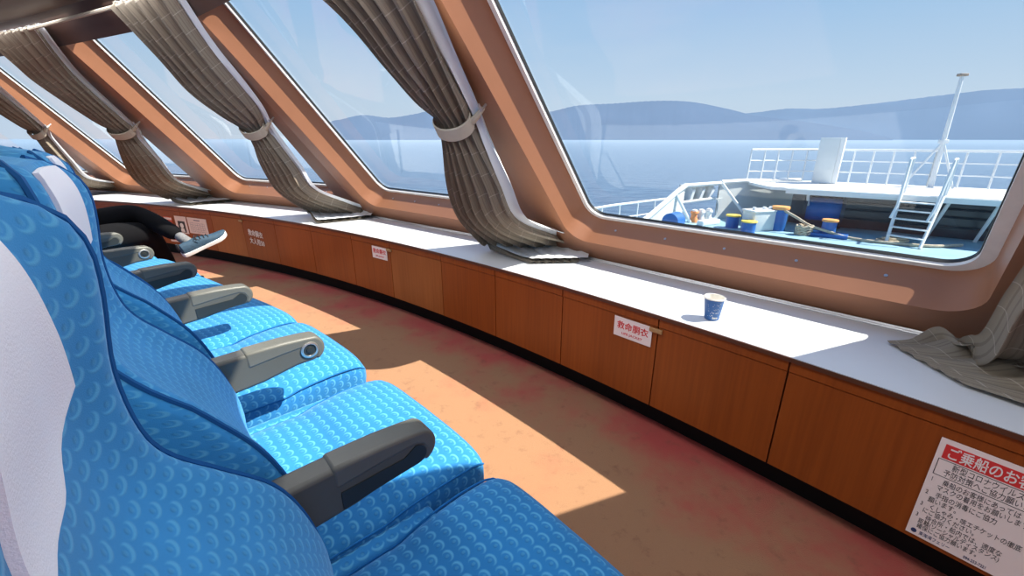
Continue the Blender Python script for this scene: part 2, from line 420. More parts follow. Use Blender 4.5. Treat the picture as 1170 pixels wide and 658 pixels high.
def wall_with_hole(F, k0, k1, name, hole=True):
    bm = bmesh.new()
    outer = []
    for v in (VBOT, 2.05):
        outer.append((v, k0 * v, F.len - k1 * v))
    ring = [(outer[0][1], VBOT), (outer[0][2], VBOT), (outer[1][2], 2.05), (outer[1][1], 2.05)]
    ov = [bm.verts.new(F.P(u, v)) for u, v in ring]
    edges = [bm.edges.new((ov[i], ov[(i + 1) % 4])) for i in range(4)]
    if hole:
        A = rrect(.20, F.len - .21, .15, 1.83, .115); B = rrect(.208, F.len - .252, .166, 1.805, .10)
        iv = [bm.verts.new(F.P(u, v)) for u, v in A]
        edges += [bm.edges.new((iv[i], iv[(i + 1) % len(iv)])) for i in range(len(iv))]
    bmesh.ops.triangle_fill(bm, use_beauty=True, use_dissolve=False, edges=edges)
    if hole:
        jv = [bm.verts.new(F.P(u, v, .185)) for u, v in B]; n = len(iv)
        for i in range(n): bm.faces.new((iv[i], iv[(i + 1) % n], jv[(i + 1) % n], jv[i]))
        # outer skin of the hull plate round the opening
        o2 = [bm.verts.new(F.P(u, v, .185)) for u, v in ring]
        e2 = [bm.edges.new((o2[i], o2[(i + 1) % 4])) for i in range(4)] + [bm.edges.get((jv[i], jv[(i + 1) % n])) for i in range(n)]
        bmesh.ops.triangle_fill(bm, use_beauty=True, use_dissolve=False, edges=e2)
    bm.verts.index_update()
    mb = MB().add([q.co.copy() for q in bm.verts], [[q.index for q in f.verts] for f in bm.faces]); bm.free()
    return tag(mb.build(name, 'brown', smooth=30), kind='structure')

names = ['wall_right', 'wall_front', 'wall_front', 'wall_front', 'wall_front', 'wall_left', 'wall_left']
wi = 0
for i, F in enumerate(FACETS):
    k0 = mitre(FACETS[i - 1], F) if i else 0; k1 = mitre(F, FACETS[i + 1]) if i + 1 < len(FACETS) else 0
    wall_with_hole(F, k0, k1, names[i], hole=(i not in (0,)))
    if i == 0: continue
    wi += 1
    w = thing('window_%d' % wi, None, None, F.P(F.len / 2, .15, .2), kind='structure')
    o1 = rrect(.205, F.len - .249, .163, 1.81, .102); o2 = rrect(.244, F.len - .276, .188, 1.775, .085)
    g1 = rrect(.241, F.len - .272, .184, 1.779, .086); g2 = rrect(.247, F.len - .279, .191, 1.772, .08)
    rows = [[F.P(u, v, .184) for u, v in o1], [F.P(u, v, .160) for u, v in o1], [F.P(u, v, .156) for u, v in o2], [F.P(u, v, .182) for u, v in o2]]
    MB().loft([list(r) for r in rows], ring=True, cap=False, loop=True).build('window_frame', 'frame', w)
    rows = [[F.P(u, v, .184) for u, v in g1], [F.P(u, v, .170) for u, v in g1], [F.P(u, v, .170) for u, v in g2], [F.P(u, v, .184) for u, v in g2]]
    MB().loft(rows, ring=True, cap=False, loop=True).build('window_gasket', 'gasket', w)
    gp = rrect(.242, F.len - .273, .185, 1.778, .08)
    MB().add([F.P(u, v, .177) for u, v in gp], [tuple(range(len(gp)))]).build('window_pane', 'glass', w, smooth=0)
    # small screws along the sill of the frame
    sb = MB()
    for k in range(5):
        u = .45 + k * (F.len - .9) / 4
        sb.bar(F.P(u, .155, .10), F.P(u, .155, .10) + F.up * .006, .006, 8)
    sb.build('frame_screw', 'alu', w)
# ceiling and header
CZ = BZ + 1.93 * math.cos(RAKE)
mb = MB()
top = [F.P(0, 1.93) for F in FACETS] + [FACETS[-1].P(FACETS[-1].len, 1.93)]
back = [Vector((-12, -9, CZ)), Vector((6, -9, CZ))]
mb.add([Vector((p.x, p.y, CZ)) for p in top] + back, [tuple(range(len(top) + 2))])
tag(mb.build('ceiling', 'brown_dk', smooth=0), kind='structure')
# dark soffit panel above the panes, and the pale curtain rail in front of it
for i, F in enumerate(FACETS):
    k0 = mitre(FACETS[i - 1], F) if i else 0; k1 = mitre(F, FACETS[i + 1]) if i + 1 < len(FACETS) else 0
    a, b = 1.72, 1.96
    m = MB().add([F.P(k0 * a, a, -.012), F.P(F.len - k1 * a, a, -.012), F.P(F.len - k1 * b, b, -.012), F.P(k0 * b, b, -.012),
                  F.P(k0 * a, a, .0), F.P(F.len - k1 * a, a, .0)], [(0, 1, 2, 3), (0, 1, 5, 4)])
    tag(m.build('trim_%d' % (i + 1), 'brown_dk', smooth=0), kind='structure')
rail = thing('curtain_rail', 'long pale curtain rail running under the ceiling above the slanted windows', 'curtain rail', FC.P(0, 1.88, -.06))
rb = MB(); path = []
for i, F in enumerate(FACETS[1:]):
    path.append(F.P(mitre(FACETS[i], F) * 1.88, 1.885, -.075))
path.append(FACETS[-1].P(1.9, 1.885, -.075)); path.insert(0, FQ.P(1.0, 1.885, -.075))
rb.tube(path, .012, 8); rb.build('rail', 'tie', rail)
# wall behind the bench is closed at the bottom by the bench itself

# ------------------------------------------------------------------ bench top, kick board, cabinets
def back_radius(deg):
    a = math.radians(deg); d = Vector((math.cos(a), math.sin(a), 0)); best = None
    for F in FACETS:
        den = d.x * (-F.D.y) - d.y * (-F.D.x)
        if abs(den) < 1e-9: continue
        e = F.S - RC
        r = (e.x * (-F.D.y) - e.y * (-F.D.x)) / den; u = (d.x * e.y - d.y * e.x) / den
        if r > 0 and -.02 <= u <= F.len + .02 and (best is None or r < best): best = r
    return best if best else RR + .6
A0, A1 = 33.5, 80.5
angs = [A0 + k * .5 for k in range(int((A1 - A0) / .5) + 1)]
bt = thing('bench_top', 'long pale laminate bench top curving beneath the slanted windows', 'bench', arc(45, RR + .25, BZ - .03))
rows = []
for d in angs:
    rb_ = back_radius(d) + .0
    rows.append([arc(d, RR - .004, BZ - .016), arc(d, RR - .004, BZ - .001), arc(d, RR, BZ), arc(d, rb_, BZ), arc(d, rb_, BZ - .016)])
MB().loft(rows, ring=True).build('worktop', 'laminate', bt)
MB().loft([[arc(d, RR - .008, BZ - .017), arc(d, RR - .008, BZ - .003), arc(d, RR - .004, BZ - .003), arc(d, RR - .004, BZ - .017)] for d in angs]).build('edge_strip', 'wood_edge', bt)
MB().loft([[arc(d, RR + .10, 0), arc(d, RR + .10, .145), arc(d, RR + .14, .145), arc(d, RR + .14, 0)] for d in angs]).build('baseboard_front', 'black').__setitem__('kind', 'structure')
# aluminium double strip along the foot of the sloping wall
st = MB()
for off, r in ((.012, .006), (.036, .005)):
    st.tube([F.P(0, 0) - F.n * off + Vector((0, 0, .003)) for F in FACETS[1:]] + [FACETS[-1].P(1.9, 0)], r, 6)
tag(st.build('trim_20', 'alu'), kind='structure')

seams = [34.0, 36.25, 40.70, 42.85, 45.14, 47.3, 49.45, 51.88, 54.0, 56.5, 58.95, 61.3, 63.6, 66.0, 68.3, 70.7, 73.0, 75.3, 77.6, 80.0]
lab = {
 36.25: 'wood storage cabinet behind the large white passenger notice',
 40.70: 'broad plain wood cabinet between the large notice and the nearer red lettered sign',
 42.85: 'wood cabinet with the nearer red lettered life jacket sign on its front',
 45.14: 'plain wood cabinet just left of the nearer red lettered sign',
 47.3: 'plain wood cabinet below the hem of the nearest tied curtain on the left',
 49.45: 'narrow plain wood cabinet just right of the farther small red sign',
 51.88: 'wood cabinet with the small farther red life jacket sign',
 54.0: 'plain wood cabinet just left of the farther small red sign',
 56.5: 'plain wood cabinet left of the sunlit carpet strip, second from the small red sign',
 58.95: 'wood cabinet with the slanted white stencil lettering on its front',
 61.3: 'lighter wood cabinet directly behind the toe of the raised navy shoe',
 63.6: 'wood cabinet with the white grid timetable paper behind the navy shoe',
 66.0: 'wood cabinet with the framed portrait poster behind the black trousers',
 68.3: 'wood cabinet with the orange red paper near the far end of the bench',
}
for a, b in zip(seams[:-1], seams[1:]):
    if a == 34.0 or a > 69: lb = 'wood storage cabinet at the far end of the curved bench' if a > 69 else 'wood storage cabinet at the near right end of the bench'
    else: lb = lab[a]
    if a == 73.0: lb = 'hidden far wood cabinet behind the first seat backs, third from the bench end'
    if a == 75.3: lb = 'far wood cabinet behind the seat backs, second from the bench end'
    if a == 77.6: lb = 'very last wood cabinet at the far left end of the bench'
    if a == 70.7: lb = 'wood cabinet of the curved bench just left of the black trousers'
    c = thing('storage_cabinet', lb, 'cabinet', arc((a + b) / 2, RR + .2, .12), group='wood cabinets below the window bench')
    n = max(2, int((b - a) / .35))
    g = .012  # half gap in degrees
    das = [a + g + (b - a - 2 * g) * k / n for k in range(n + 1)]
    def slab(r0, r1, z0, z1, da, lit):
        m = MB()
        rows = [[arc(d, r0, z0), arc(d, r0, z1), arc(d, r1, z1), arc(d, r1, z0)] for d in da]
        m.loft(rows, ring=True, uv=True)
        for fi, f in enumerate(m.f):
            m.uv[fi] = [((math.atan2(m.v[q].y - RC.y, m.v[q].x - RC.x)) * RR, m.v[q].z) for q in f]
        return m
    slab(RR + .002, RR + .02, .135, BZ - .056, das, 0).build('door', 'wood_lt' if a in (61.3, 49.45) else 'wood', c)
    slab(RR + .021, RR + .36, .13, BZ - .019, das, 0).build('carcass', 'wood_edge', c)
    slab(RR - .001, RR + .02, BZ - .053, BZ - .018, das, 0).build('top_rail', 'wood', c)
    if a in (42.85, 51.88, 61.3):
        p = arc(a + .03, RR - .004, BZ - .07)
        m = MB().box(p, (.010, .055, .018), Matrix.Rotation(math.radians(a), 3, 'Z'), bev=.003)
        m.build('latch', 'tan', c)

# ------------------------------------------------------------------ notices on the cabinets
def face_matrix(deg, z, r=RR - .001, slant=0):
    """x runs to the viewer's right (falling angle), y up, z toward the room"""
    a = math.radians(deg); X = Vector((math.sin(a), -math.cos(a), 0)); Zv = Vector((-math.cos(a), -math.sin(a), 0)); Y = Vector((0, 0, 1))
    p = arc(deg, r, z); m = Matrix((X, Y, Zv)).transposed().to_4x4(); m.translation = p
    return m @ Matrix.Rotation(slant, 4, 'Z')
def panel(Mx, x0, x1, y0, y1, z0, z1):
    m = MB(); vs = [Mx @ Vector((x, y, z)) for x in (x0, x1) for y in (y0, y1) for z in (z0, z1)]
    return m.add(vs, [(0, 1, 3, 2), (4, 6, 7, 5), (0, 4, 5, 1), (2, 3, 7, 6), (0, 2, 6, 4), (1, 5, 7, 3)])
def sign(name, label, cat, deg, z, w, h, mat, group=None, slant=0, part='paper'):
    Mx = face_matrix(deg, z, slant=slant)
    t = thing(name, label, cat, Mx @ Vector((0, 0, 0)), group=group)
    panel(Mx, -w / 2, w / 2, 0, h, 0, .002).build(part, mat, t, smooth=0)
    return t, Mx
def put(Mx, x, y, z=.0022): return Mx @ Matrix.Translation((x, y, z))

for deg, z, w, h, lb in ((43.37, .400, .176, .088, 'white sign with red life jacket lettering on the cabinet below the paper cup'),
                         (52.43, .400, .168, .086, 'small farther white sign with red life jacket lettering between two curtains')):
    t, Mx = sign('life_jacket_sign', lb, 'sign', deg, z, w, h, 'paper', 'red lettered life jacket signs')
    text_part('red_lettering', '救命胴衣', .037, 'red_ink', t, put(Mx, 0, .040), 'CENTER', 1.0, .0006)
    text_part('small_lettering', 'LIFE JACKET', .014, 'red_ink', t, put(Mx, 0, .014), 'CENTER', 1.3, .0004)
# the large boarding notice, partly outside the frame
t, Mx = sign('passenger_notice', 'large white notice with red heading and lines of Japanese text on the nearest cabinet', 'notice', 38.98 - .64, .150, .27, .318, 'paper')
x0 = -.135
panel(Mx, x0 + .012, .123, .262, .304, .0021, .0026).build('heading_band', 'red_ink', t, smooth=0)
text_part('heading', 'ご乗船のお客様へ', .038, 'white_ink', t, put(Mx, x0 + .018, .269, .0028), 'LEFT', .66, .0004)
bx = MB()
for a in ((x0 + .008, .125, .257, .2585), (x0 + .008, .125, .208, .2095), (x0 + .008, x0 + .0095, .208, .2585), (.1235, .125, .208, .2585)):
    m_ = panel(Mx, a[0], a[1], a[2], a[3], .0021, .0026); bx.add(m_.v, m_.f)
bx.build('text_frame', 'black_ink', t, smooth=0)
lines = [(.062, .2365, '新型コロナウイルス感染症', .021), (.042, .2145, '予防対策へご協力願います', .021),
         (.014, .186, '1', .017), (.052, .186, '乗船のお客様にあっては', .019), (.040, .166, 'マスクの着用をお願いします。', .019),
         (.014, .142, '2', .017), (.046, .142, '手指の消毒にご協力', .019), (.030, .122, '願います。', .019),
         (.012, .101, '3', .017), (.042, .101, 'くしゃみ・咳エチケットの徹底', .018), (.026, .083, 'にご協力ください。', .018),
         (.012, .063, '3', .016), (.044, .062, '待合所・船内では、適度な', .018), (.026, .045, '距離(ソーシャルディスタンス)', .017), (.028, .028, '確保にご協力願います。', .017)]
for x, y, s_, sz in lines:
    text_part('text_line', s_, sz * 1.04, 'black_ink', t, put(Mx, x0 + x * .6, y), 'LEFT', .64, .0003, 0.0)
text_part('company_line', '東海湾フェリー', .0135, 'blue_ink', t, put(Mx, x0 + .026, .009), 'LEFT', .66, .0003, 0.0)
text_part('telephone_line', '094-253-7221', .0125, 'blue_ink', t, put(Mx, x0 + .115, .006), 'LEFT', .6, .0003)
dm = MB(); n = 20; dm.add([Mx @ Vector((x0 + .015 + .006 * math.cos(2 * PI * k / n), .0145 + .007 * math.sin(2 * PI * k / n), .0026)) for k in range(n)], [tuple(range(n))])
dm.build('round_logo', 'blue_ink', t, smooth=0)
# slanted stencil lettering
Mx = face_matrix(60.45, .262, slant=-.06)
t = thing('stencil_lettering', 'white slanted stencil lettering painted on a cabinet beyond the navy shoe', 'lettering', Mx @ Vector((0, 0, 0)))
sh = Matrix.Identity(4); sh[0][1] = -.10
text_part('upper_line', '救命胴衣', .062, 'white_ink', t, Mx @ Matrix.Translation((0, .095, .001)) @ sh, 'CENTER', .9, .0005)
text_part('lower_line', '大人用50', .062, 'white_ink', t, Mx @ Matrix.Translation((.01, .02, .001)) @ sh, 'CENTER', .9, .0005)
# grid timetable
t, Mx = sign('timetable_paper', 'pale pink paper with a printed grid on the cabinet behind the navy shoe', 'notice', 64.77, .285, .315, .162, 'paper2')
g = MB()
for k in range(3):
    x = -.12 + k * .085
    for q in range(5):
        m_ = panel(Mx, x, x + .065, .022 + q * .022, .0235 + q * .022, .0021, .0025); g.add(m_.v, m_.f)
    for q in range(3):
        m_ = panel(Mx, x + q * .032, x + q * .032 + .0015, .022, .11, .0021, .0025); g.add(m_.v, m_.f)
m_ = panel(Mx, -.05, .05, .135, .143, .0021, .0025); g.add(m_.v, m_.f)
g.build('printed_grid', 'blue_ink', t, smooth=0)
# portrait poster
t, Mx = sign('portrait_poster', 'small poster with a dark framed round head pictogram beside the grid paper', 'poster', 66.05, .27, .19, .178, 'paper2')
panel(Mx, -.055, .062, .012, .128, .0021, .0026).build('dark_picture', 'black_ink', t, smooth=0)
m = MB(); n = 20
m.add([Mx @ Vector((.004 + .030 * math.cos(2 * PI * k / n), .082 + .026 * math.sin(2 * PI * k / n), .003)) for k in range(n)], [tuple(range(n))])
m.add([Mx @ Vector((x, y, .003)) for x, y in ((-.03, .018), (.04, .018), (.03, .055), (-.018, .055))], [(0, 1, 2, 3)])
m.build('head_pictogram', 'white_ink', t, smooth=0)
t, Mx = sign('orange_notice', 'orange red paper with a white heading strip beside the portrait poster', 'notice', 67.05, .29, .14, .14, 'orange_paper')
panel(Mx, -.06, .065, .108, .132, .0021, .0025).build('heading_strip', 'paper2', t, smooth=0)
t, Mx = sign('pink_notice', 'pale pink notice seen just above the black trouser knee', 'notice', 68.2, .26, .20, .185, 'paper2')
panel(Mx, -.08, .08, .125, .165, .0021, .0025).build('red_heading', 'red_ink', t, smooth=0)
t, Mx = sign('leaflet_holder', 'white leaflet low on the cabinet between the black trouser legs', 'leaflet', 66.9, .165, .14, .10, 'paper2')
panel(Mx, -.05, .05, .02, .03, .0021, .0025).build('red_line', 'red_ink', t, smooth=0)

# ------------------------------------------------------------------ paper cup
cp = Vector((.763, 1.512, BZ))
cup = thing('paper_cup', 'small blue paper cup with white rim standing on the pale bench top', 'cup', cp)
def lathe(c, prof, n=36):
    return [[c + Vector((r * math.cos(2 * PI * k / n), r * math.sin(2 * PI * k / n), z)) for k in range(n)] for r, z in prof]
MB().loft(lathe(cp, [(.0255, .001), (.0265, .006), (.0355, .083)]), cap=False).build('sleeve', 'cup_blue', cup)
MB().loft(lathe(cp, [(.0355, .083), (.0385, .084), (.0388, .0875), (.037, .0895), (.0350, .0875), (.0345, .082), (.0255, .010), (.004, .008)]), cap=False).build('rim', 'cup_white', cup)
MB().loft(lathe(cp, [(.025, .006), (.002, .006)]), cap=False).build('base', 'cup_white', cup)
dots = MB()
for k in range(46):
    a = random.uniform(-2.7, -.5) + .0; z = random.uniform(.014, .072); r = .0256 + (.0356 - .0256) * (z / .083) + .0004
    s_ = random.choice((.0007, .001, .0014))
    q = cp + Vector((r * math.cos(a), r * math.sin(a), z)); tv = Vector((-math.sin(a), math.cos(a), 0)) * s_; uz = Vector((0, 0, s_))
    dots.add([q - tv, q - uz, q + tv, q + uz], [(0, 1, 2, 3)])
dots.build('white_speckles', 'cup_white', cup, smooth=0)
bandm = MB(); ys = []
for (z0, z1, a0, a1) in ((.009, .016, -1.95, -1.25), (.032, .0345, -2.0, -1.2)):
    for k in range(7):
        if k % 3 == 2 and z0 > .02: continue
        aa = [a0 + (a1 - a0) * (k + e) / 7 for e in (0, .7)]
        pr = lambda a, z: cp + Vector(((.0259 + .01 * z / .083 + .0006) * math.cos(a), (.0259 + .01 * z / .083 + .0006) * math.sin(a), z))
        bandm.add([pr(aa[0], z0), pr(aa[1], z0), pr(aa[1], z1), pr(aa[0], z1)], [(0, 1, 2, 3)])
bandm.build('printed_mark', 'cup_white', cup, smooth=0)

# ------------------------------------------------------------------ seats
BACK = [  # z, half width, front y at centre, wing, thickness
 [0.34, 0.253, 0.148, 0.01, 0.11], [0.45, 0.263, 0.149, 0.02, 0.12], [0.53, 0.262, 0.149, 0.03, 0.125], [0.62, 0.255, 0.125, 0.04, 0.125], [0.71, 0.245, 0.086, 0.045, 0.125],
 [0.795, 0.217, 0.031, 0.04, 0.12], [0.85, 0.196, -0.008, 0.041, 0.115], [0.9, 0.178, -0.03, 0.048, 0.11], [0.98, 0.171, -0.04, 0.054, 0.105], [1.06, 0.177, -0.032, 0.056, 0.1],
 [1.106, 0.178, -0.030, 0.055, 0.095], [1.14, 0.164, -0.035, 0.046, 0.085], [1.165, 0.130, -0.045, 0.018, 0.07], [1.18, 0.068, -0.078, 0.004, 0.04], [1.184, 0.025, -0.105, 0.0, 0.012]]
def back_front(x, z, off=0):
    w, yc, wing, T = interp(BACK, z); q = min(1, abs(x) / w)
    if x > 0: wing *= 1 - .95 * min(1, max(0, (z - .80) / .12))     # the headrest is worn flat on one side
    y = yc + wing * q ** 2.6
    if q > .8: y -= min(.04, T * .5) * (1 - math.sqrt(max(0, 1 - ((q - .8) / .2) ** 2)))
    return y + off
def seat_back():
    rows = []; K = 46
    zs = [.34 + (1.184 - .34) * k / K for k in range(K + 1)]
    for z in zs:
        w, yc, wing, T = interp(BACK, z); r = []
        qs = [math.sin(PI / 2 * (-1 + 2 * k / 24)) for k in range(25)]
        for q in qs: r.append(Vector((w * q, back_front(w * q, z), z)))
        yb = yc - T
        for q in reversed(qs[1:-1]):
            y = yb
            if abs(q) > .75: y += min(.045, T * .5) * (1 - math.sqrt(max(0, 1 - ((abs(q) - .75) / .25) ** 2)))
            r.append(Vector((w * q * .985, y, z)))
        rows.append(r)
    return MB().loft(rows, ring=True, uv=True)
def back_piping():
    m = MB()
    for s in (-1, 1):
        path = []
        for k in range(40):
            z = .42 + (1.172 - .42) * k / 39; w = interp(BACK, z)[0]; x = s * w * .955
            path.append(Vector((x, back_front(x, z) + .001, z)))
        m.tube(path, .0045, 6)
    return m
def headrest_cloth(wide=False):
    rows = []
    for k in range(25):
        f = k / 24; r = []
        lo = -(.092 - .036 * f ** 1.5); hi = .098
        if wide: lo = -.125 + .02 * f ** 4; hi = .115
        for j in range(17):
            x = lo + (hi - lo) * j / 16
            zb = .957 + .045 * max(0, -x / .09) ** 1.3 - .05 * max(0, x); z = zb + ((1.158 if wide else 1.142) - zb) * f
            r.append(Vector((x, back_front(x, z) + .005 + .001 * math.sin(70 * x + 2) * (1 - f), z)))
        rows.append(r)
    m = MB().loft(rows, ring=False, cap=False)
    m2 = MB().loft([[p - Vector((0, .006, 0)) for p in r] for r in rows], ring=False, cap=False)
    # close the hem all round so the cloth has thickness
    n = len(rows[0]); K = len(rows); off = len(m.v); m.add(m2.v, m2.f)
    bord = [(0, j) for j in range(n)] + [(i, n - 1) for i in range(1, K)] + [(K - 1, j) for j in range(n - 2, -1, -1)] + [(i, 0) for i in range(K - 2, 0, -1)]
    for a, b in zip(bord, bord[1:] + bord[:1]):
        m.f.append((a[0] * n + a[1], b[0] * n + b[1], off + b[0] * n + b[1], off + a[0] * n + a[1]))
    return m
CUSH = [[.03, .245, .415, .31], [.06, .256, .435, .29], [.14, .264, .446, .28], [.26, .268, .447, .28], [.30, .269, .445, .28], [.35, .272, .456, .28], [.44, .277, .464, .28],
        [.52, .278, .462, .285], [.56, .274, .452, .295], [.582, .262, .433, .315], [.595, .24, .405, .34]]
def seat_cushion():
    rows = []
    for k in range(33):
        y = .03 + (.595 - .03) * (k / 32); w, zt, zb = interp(CUSH, y); r = []
        zc = (zt + zb) / 2; hz = (zt - zb) / 2
        for j in range(48):
            a = PI - 2 * PI * j / 48; c_, s_ = math.cos(a), math.sin(a)
            ex = 2 / 5.5
            x = w * math.copysign(abs(c_) ** ex, c_); z = zc + hz * math.copysign(abs(s_) ** (2 / 4.2), s_)
            if s_ > 0: z += .008 * (1 - (x / w) ** 2)
            r.append(Vector((x, y, z)))
        rows.append(r)
    return MB().loft(rows, ring=True, uv=True)
def cushion_piping():
    m = MB()
    for s in (-1, 1):
        m.tube([Vector((s * (interp(CUSH, y)[0] * .985 + .001), y, interp(CUSH, y)[1] - .030)) for y in [.06 + .52 * k / 24 for k in range(25)]], .0028, 6)
    return m
def arm_profile():
    p = [(-.03, .55), (-.03, .645), (.10, .650), (.22, .653), (.36, .648)]
    for k in range(1, 12):
        a = math.radians(80 - k * 15); p.append((.372 + .038 * math.cos(a), .611 + .038 * math.sin(a)))
    p += [(.33, .572), (.24, .555), (.12, .545)]
    return p
def pad_profile():
    p = [(.205, .608), (.205, .656), (.30, .656), (.36, .652)]
    for k in range(1, 11):
        a = math.radians(80 - k * 15); p.append((.372 + .0415 * math.cos(a), .611 + .0415 * math.sin(a)))
    p += [(.383, .584), (.388, .60), (.380, .615), (.365, .622), (.30, .618)]
    return p
def make_seat():
    root = thing('lounge_seat', 'x', 'seat', (0, 0, 0), 0, 'blue seats facing the slanted windows')
    seat_back().build('backrest', 'seat_back', root)
    back_piping().build('piping', 'piping', root)
    headrest_cloth().build('headrest_cloth', 'white_cloth', root)['label'] = 'white cloth headrest cover'
    c = seat_cushion().build('seat_cushion', 'seat', root); cushion_piping().build('cushion_piping', 'seat_plain', c)
    # upholstered filler between this cushion and the next, under the armrest
    m = MB().box((-.299, .205, .30), (.052, .41, .22), bev=.014)
    uvb = {}
    for fi, f in enumerate(m.f): m.uv[fi] = [(m.v[q].y, m.v[q].x + m.v[q].z) for q in f]
    m.build('side_panel', 'seat', root)
    m = MB().box((0, .27, .235), (.50, .46, .12), bev=.02); m.build('seat_pan', 'plinth', root)
    m = MB().box((0, .22, .095), (.16, .34, .19), bev=.02).box((0, .22, .01), (.34, .42, .02), bev=.006); m.build('pedestal', 'plinth', root)
    arm = MB().prism([(-.327, y, z) for y, z in arm_profile()], 0, (.054, 0, 0)).build('armrest', 'arm', root, bevel=.009)
    MB().prism([(-.3285, y, z) for y, z in pad_profile()], 0, (.057, 0, 0)).build('arm_pad', 'arm_pad', arm, bevel=.008)
    # pivot block
    MB().box((-.30, -.005, .50), (.05, .06, .16), bev=.01).build('arm_bracket', 'plinth', root)
    return root, arm
proto, parm = make_seat()
arm_hub = []
def hub_parts(arm):
    m = MB(); c = Vector((-.2725, .368, .612))
    ring = [[c + Vector((dx, r * math.cos(2 * PI * k / 28), r * math.sin(2 * PI * k / 28))) for k in range(28)] for dx, r in ((-.003, .0255), (.003, .025), (.0045, .022), (.0045, .0185), (.001, .0175))]
    m.loft(ring, cap=False).build('hub_ring', 'steel', arm)
    m = MB(); m.loft([[c + Vector((dx, r * math.cos(2 * PI * k / 28), r * math.sin(2 * PI * k / 28))) for k in range(28)] for dx, r in ((-.003, .018), (.0015, .0175), (.0015, .009), (.004, .0085), (.0045, .004))])
    m.build('hub_disc', 'arm_dark', arm)
def inset_part(arm):
    m = MB(); pts = [(.215, .60), (.34, .606)]
    for k in range(0, 13):
        a = math.radians(90 - k * 15); pts.append((.366 + .022 * math.cos(a), .606 + .022 * math.sin(a) - .012 + .006))
    pts += [(.30, .572), (.215, .562)]
    m.prism([(-.2735, y, z) for y, z in pts], 0, (.0025, 0, 0)); m.build('side_inset', 'arm_dark', arm, smooth=0)
seat_tab = [  # x, y, facing angle, hub?
 ((-.291, .259), 40.8, 0, 'nearest blue seat with white headrest cloth at the bottom left corner'),
 ((-.673, .684), 44, 1, 'second blue seat from the camera, its cushion lit by sun'),
 ((-1.127, 1.140), 47, 0, 'third blue seat from the camera, its narrow cushion strip beyond the bright hub armrest'),
 ((-1.523, 1.468), 54, 0, 'fourth blue seat from the camera, between two plain grey armrests'),
 ((-1.979, 1.792), 54.6, 1, 'fifth blue seat from the camera, beside the far hub armrest'),
 ((-2.435, 2.150), 57, 0, 'sixth blue seat from the camera, next to the person in black trousers'),
 ((-2.925, 2.458), 59.5, 0, 'blue seat in which the person in black trousers sits'),
]
seat_objs = []
for i, ((x, y), fa, hub, lb) in enumerate(seat_tab):
    o = proto if i == 0 else copy_tree(proto)
    o.location = (x, y, 0); o.rotation_euler = (0, 0, math.radians(fa - 90)); o['label'] = lb
    seat_objs.append((o, hub))
wide_cloth = headrest_cloth(True).build('headrest_cloth_wide', 'white_cloth', None, world=True)
wide_cloth.data.transform(Matrix.Translation(wide_cloth.location))
for o, hub in seat_objs[1:]:
    for ch in o.children:
        if ch.name.startswith('headrest_cloth'): ch.data = wide_cloth.data
bpy.data.objects.remove(wide_cloth)
for o, hub in seat_objs:
    arm = [c for c in o.children if c.name.startswith('armrest')][0]
    ORG[arm.name] = Matrix.Identity(4)
    (hub_parts if hub else inset_part)(arm)

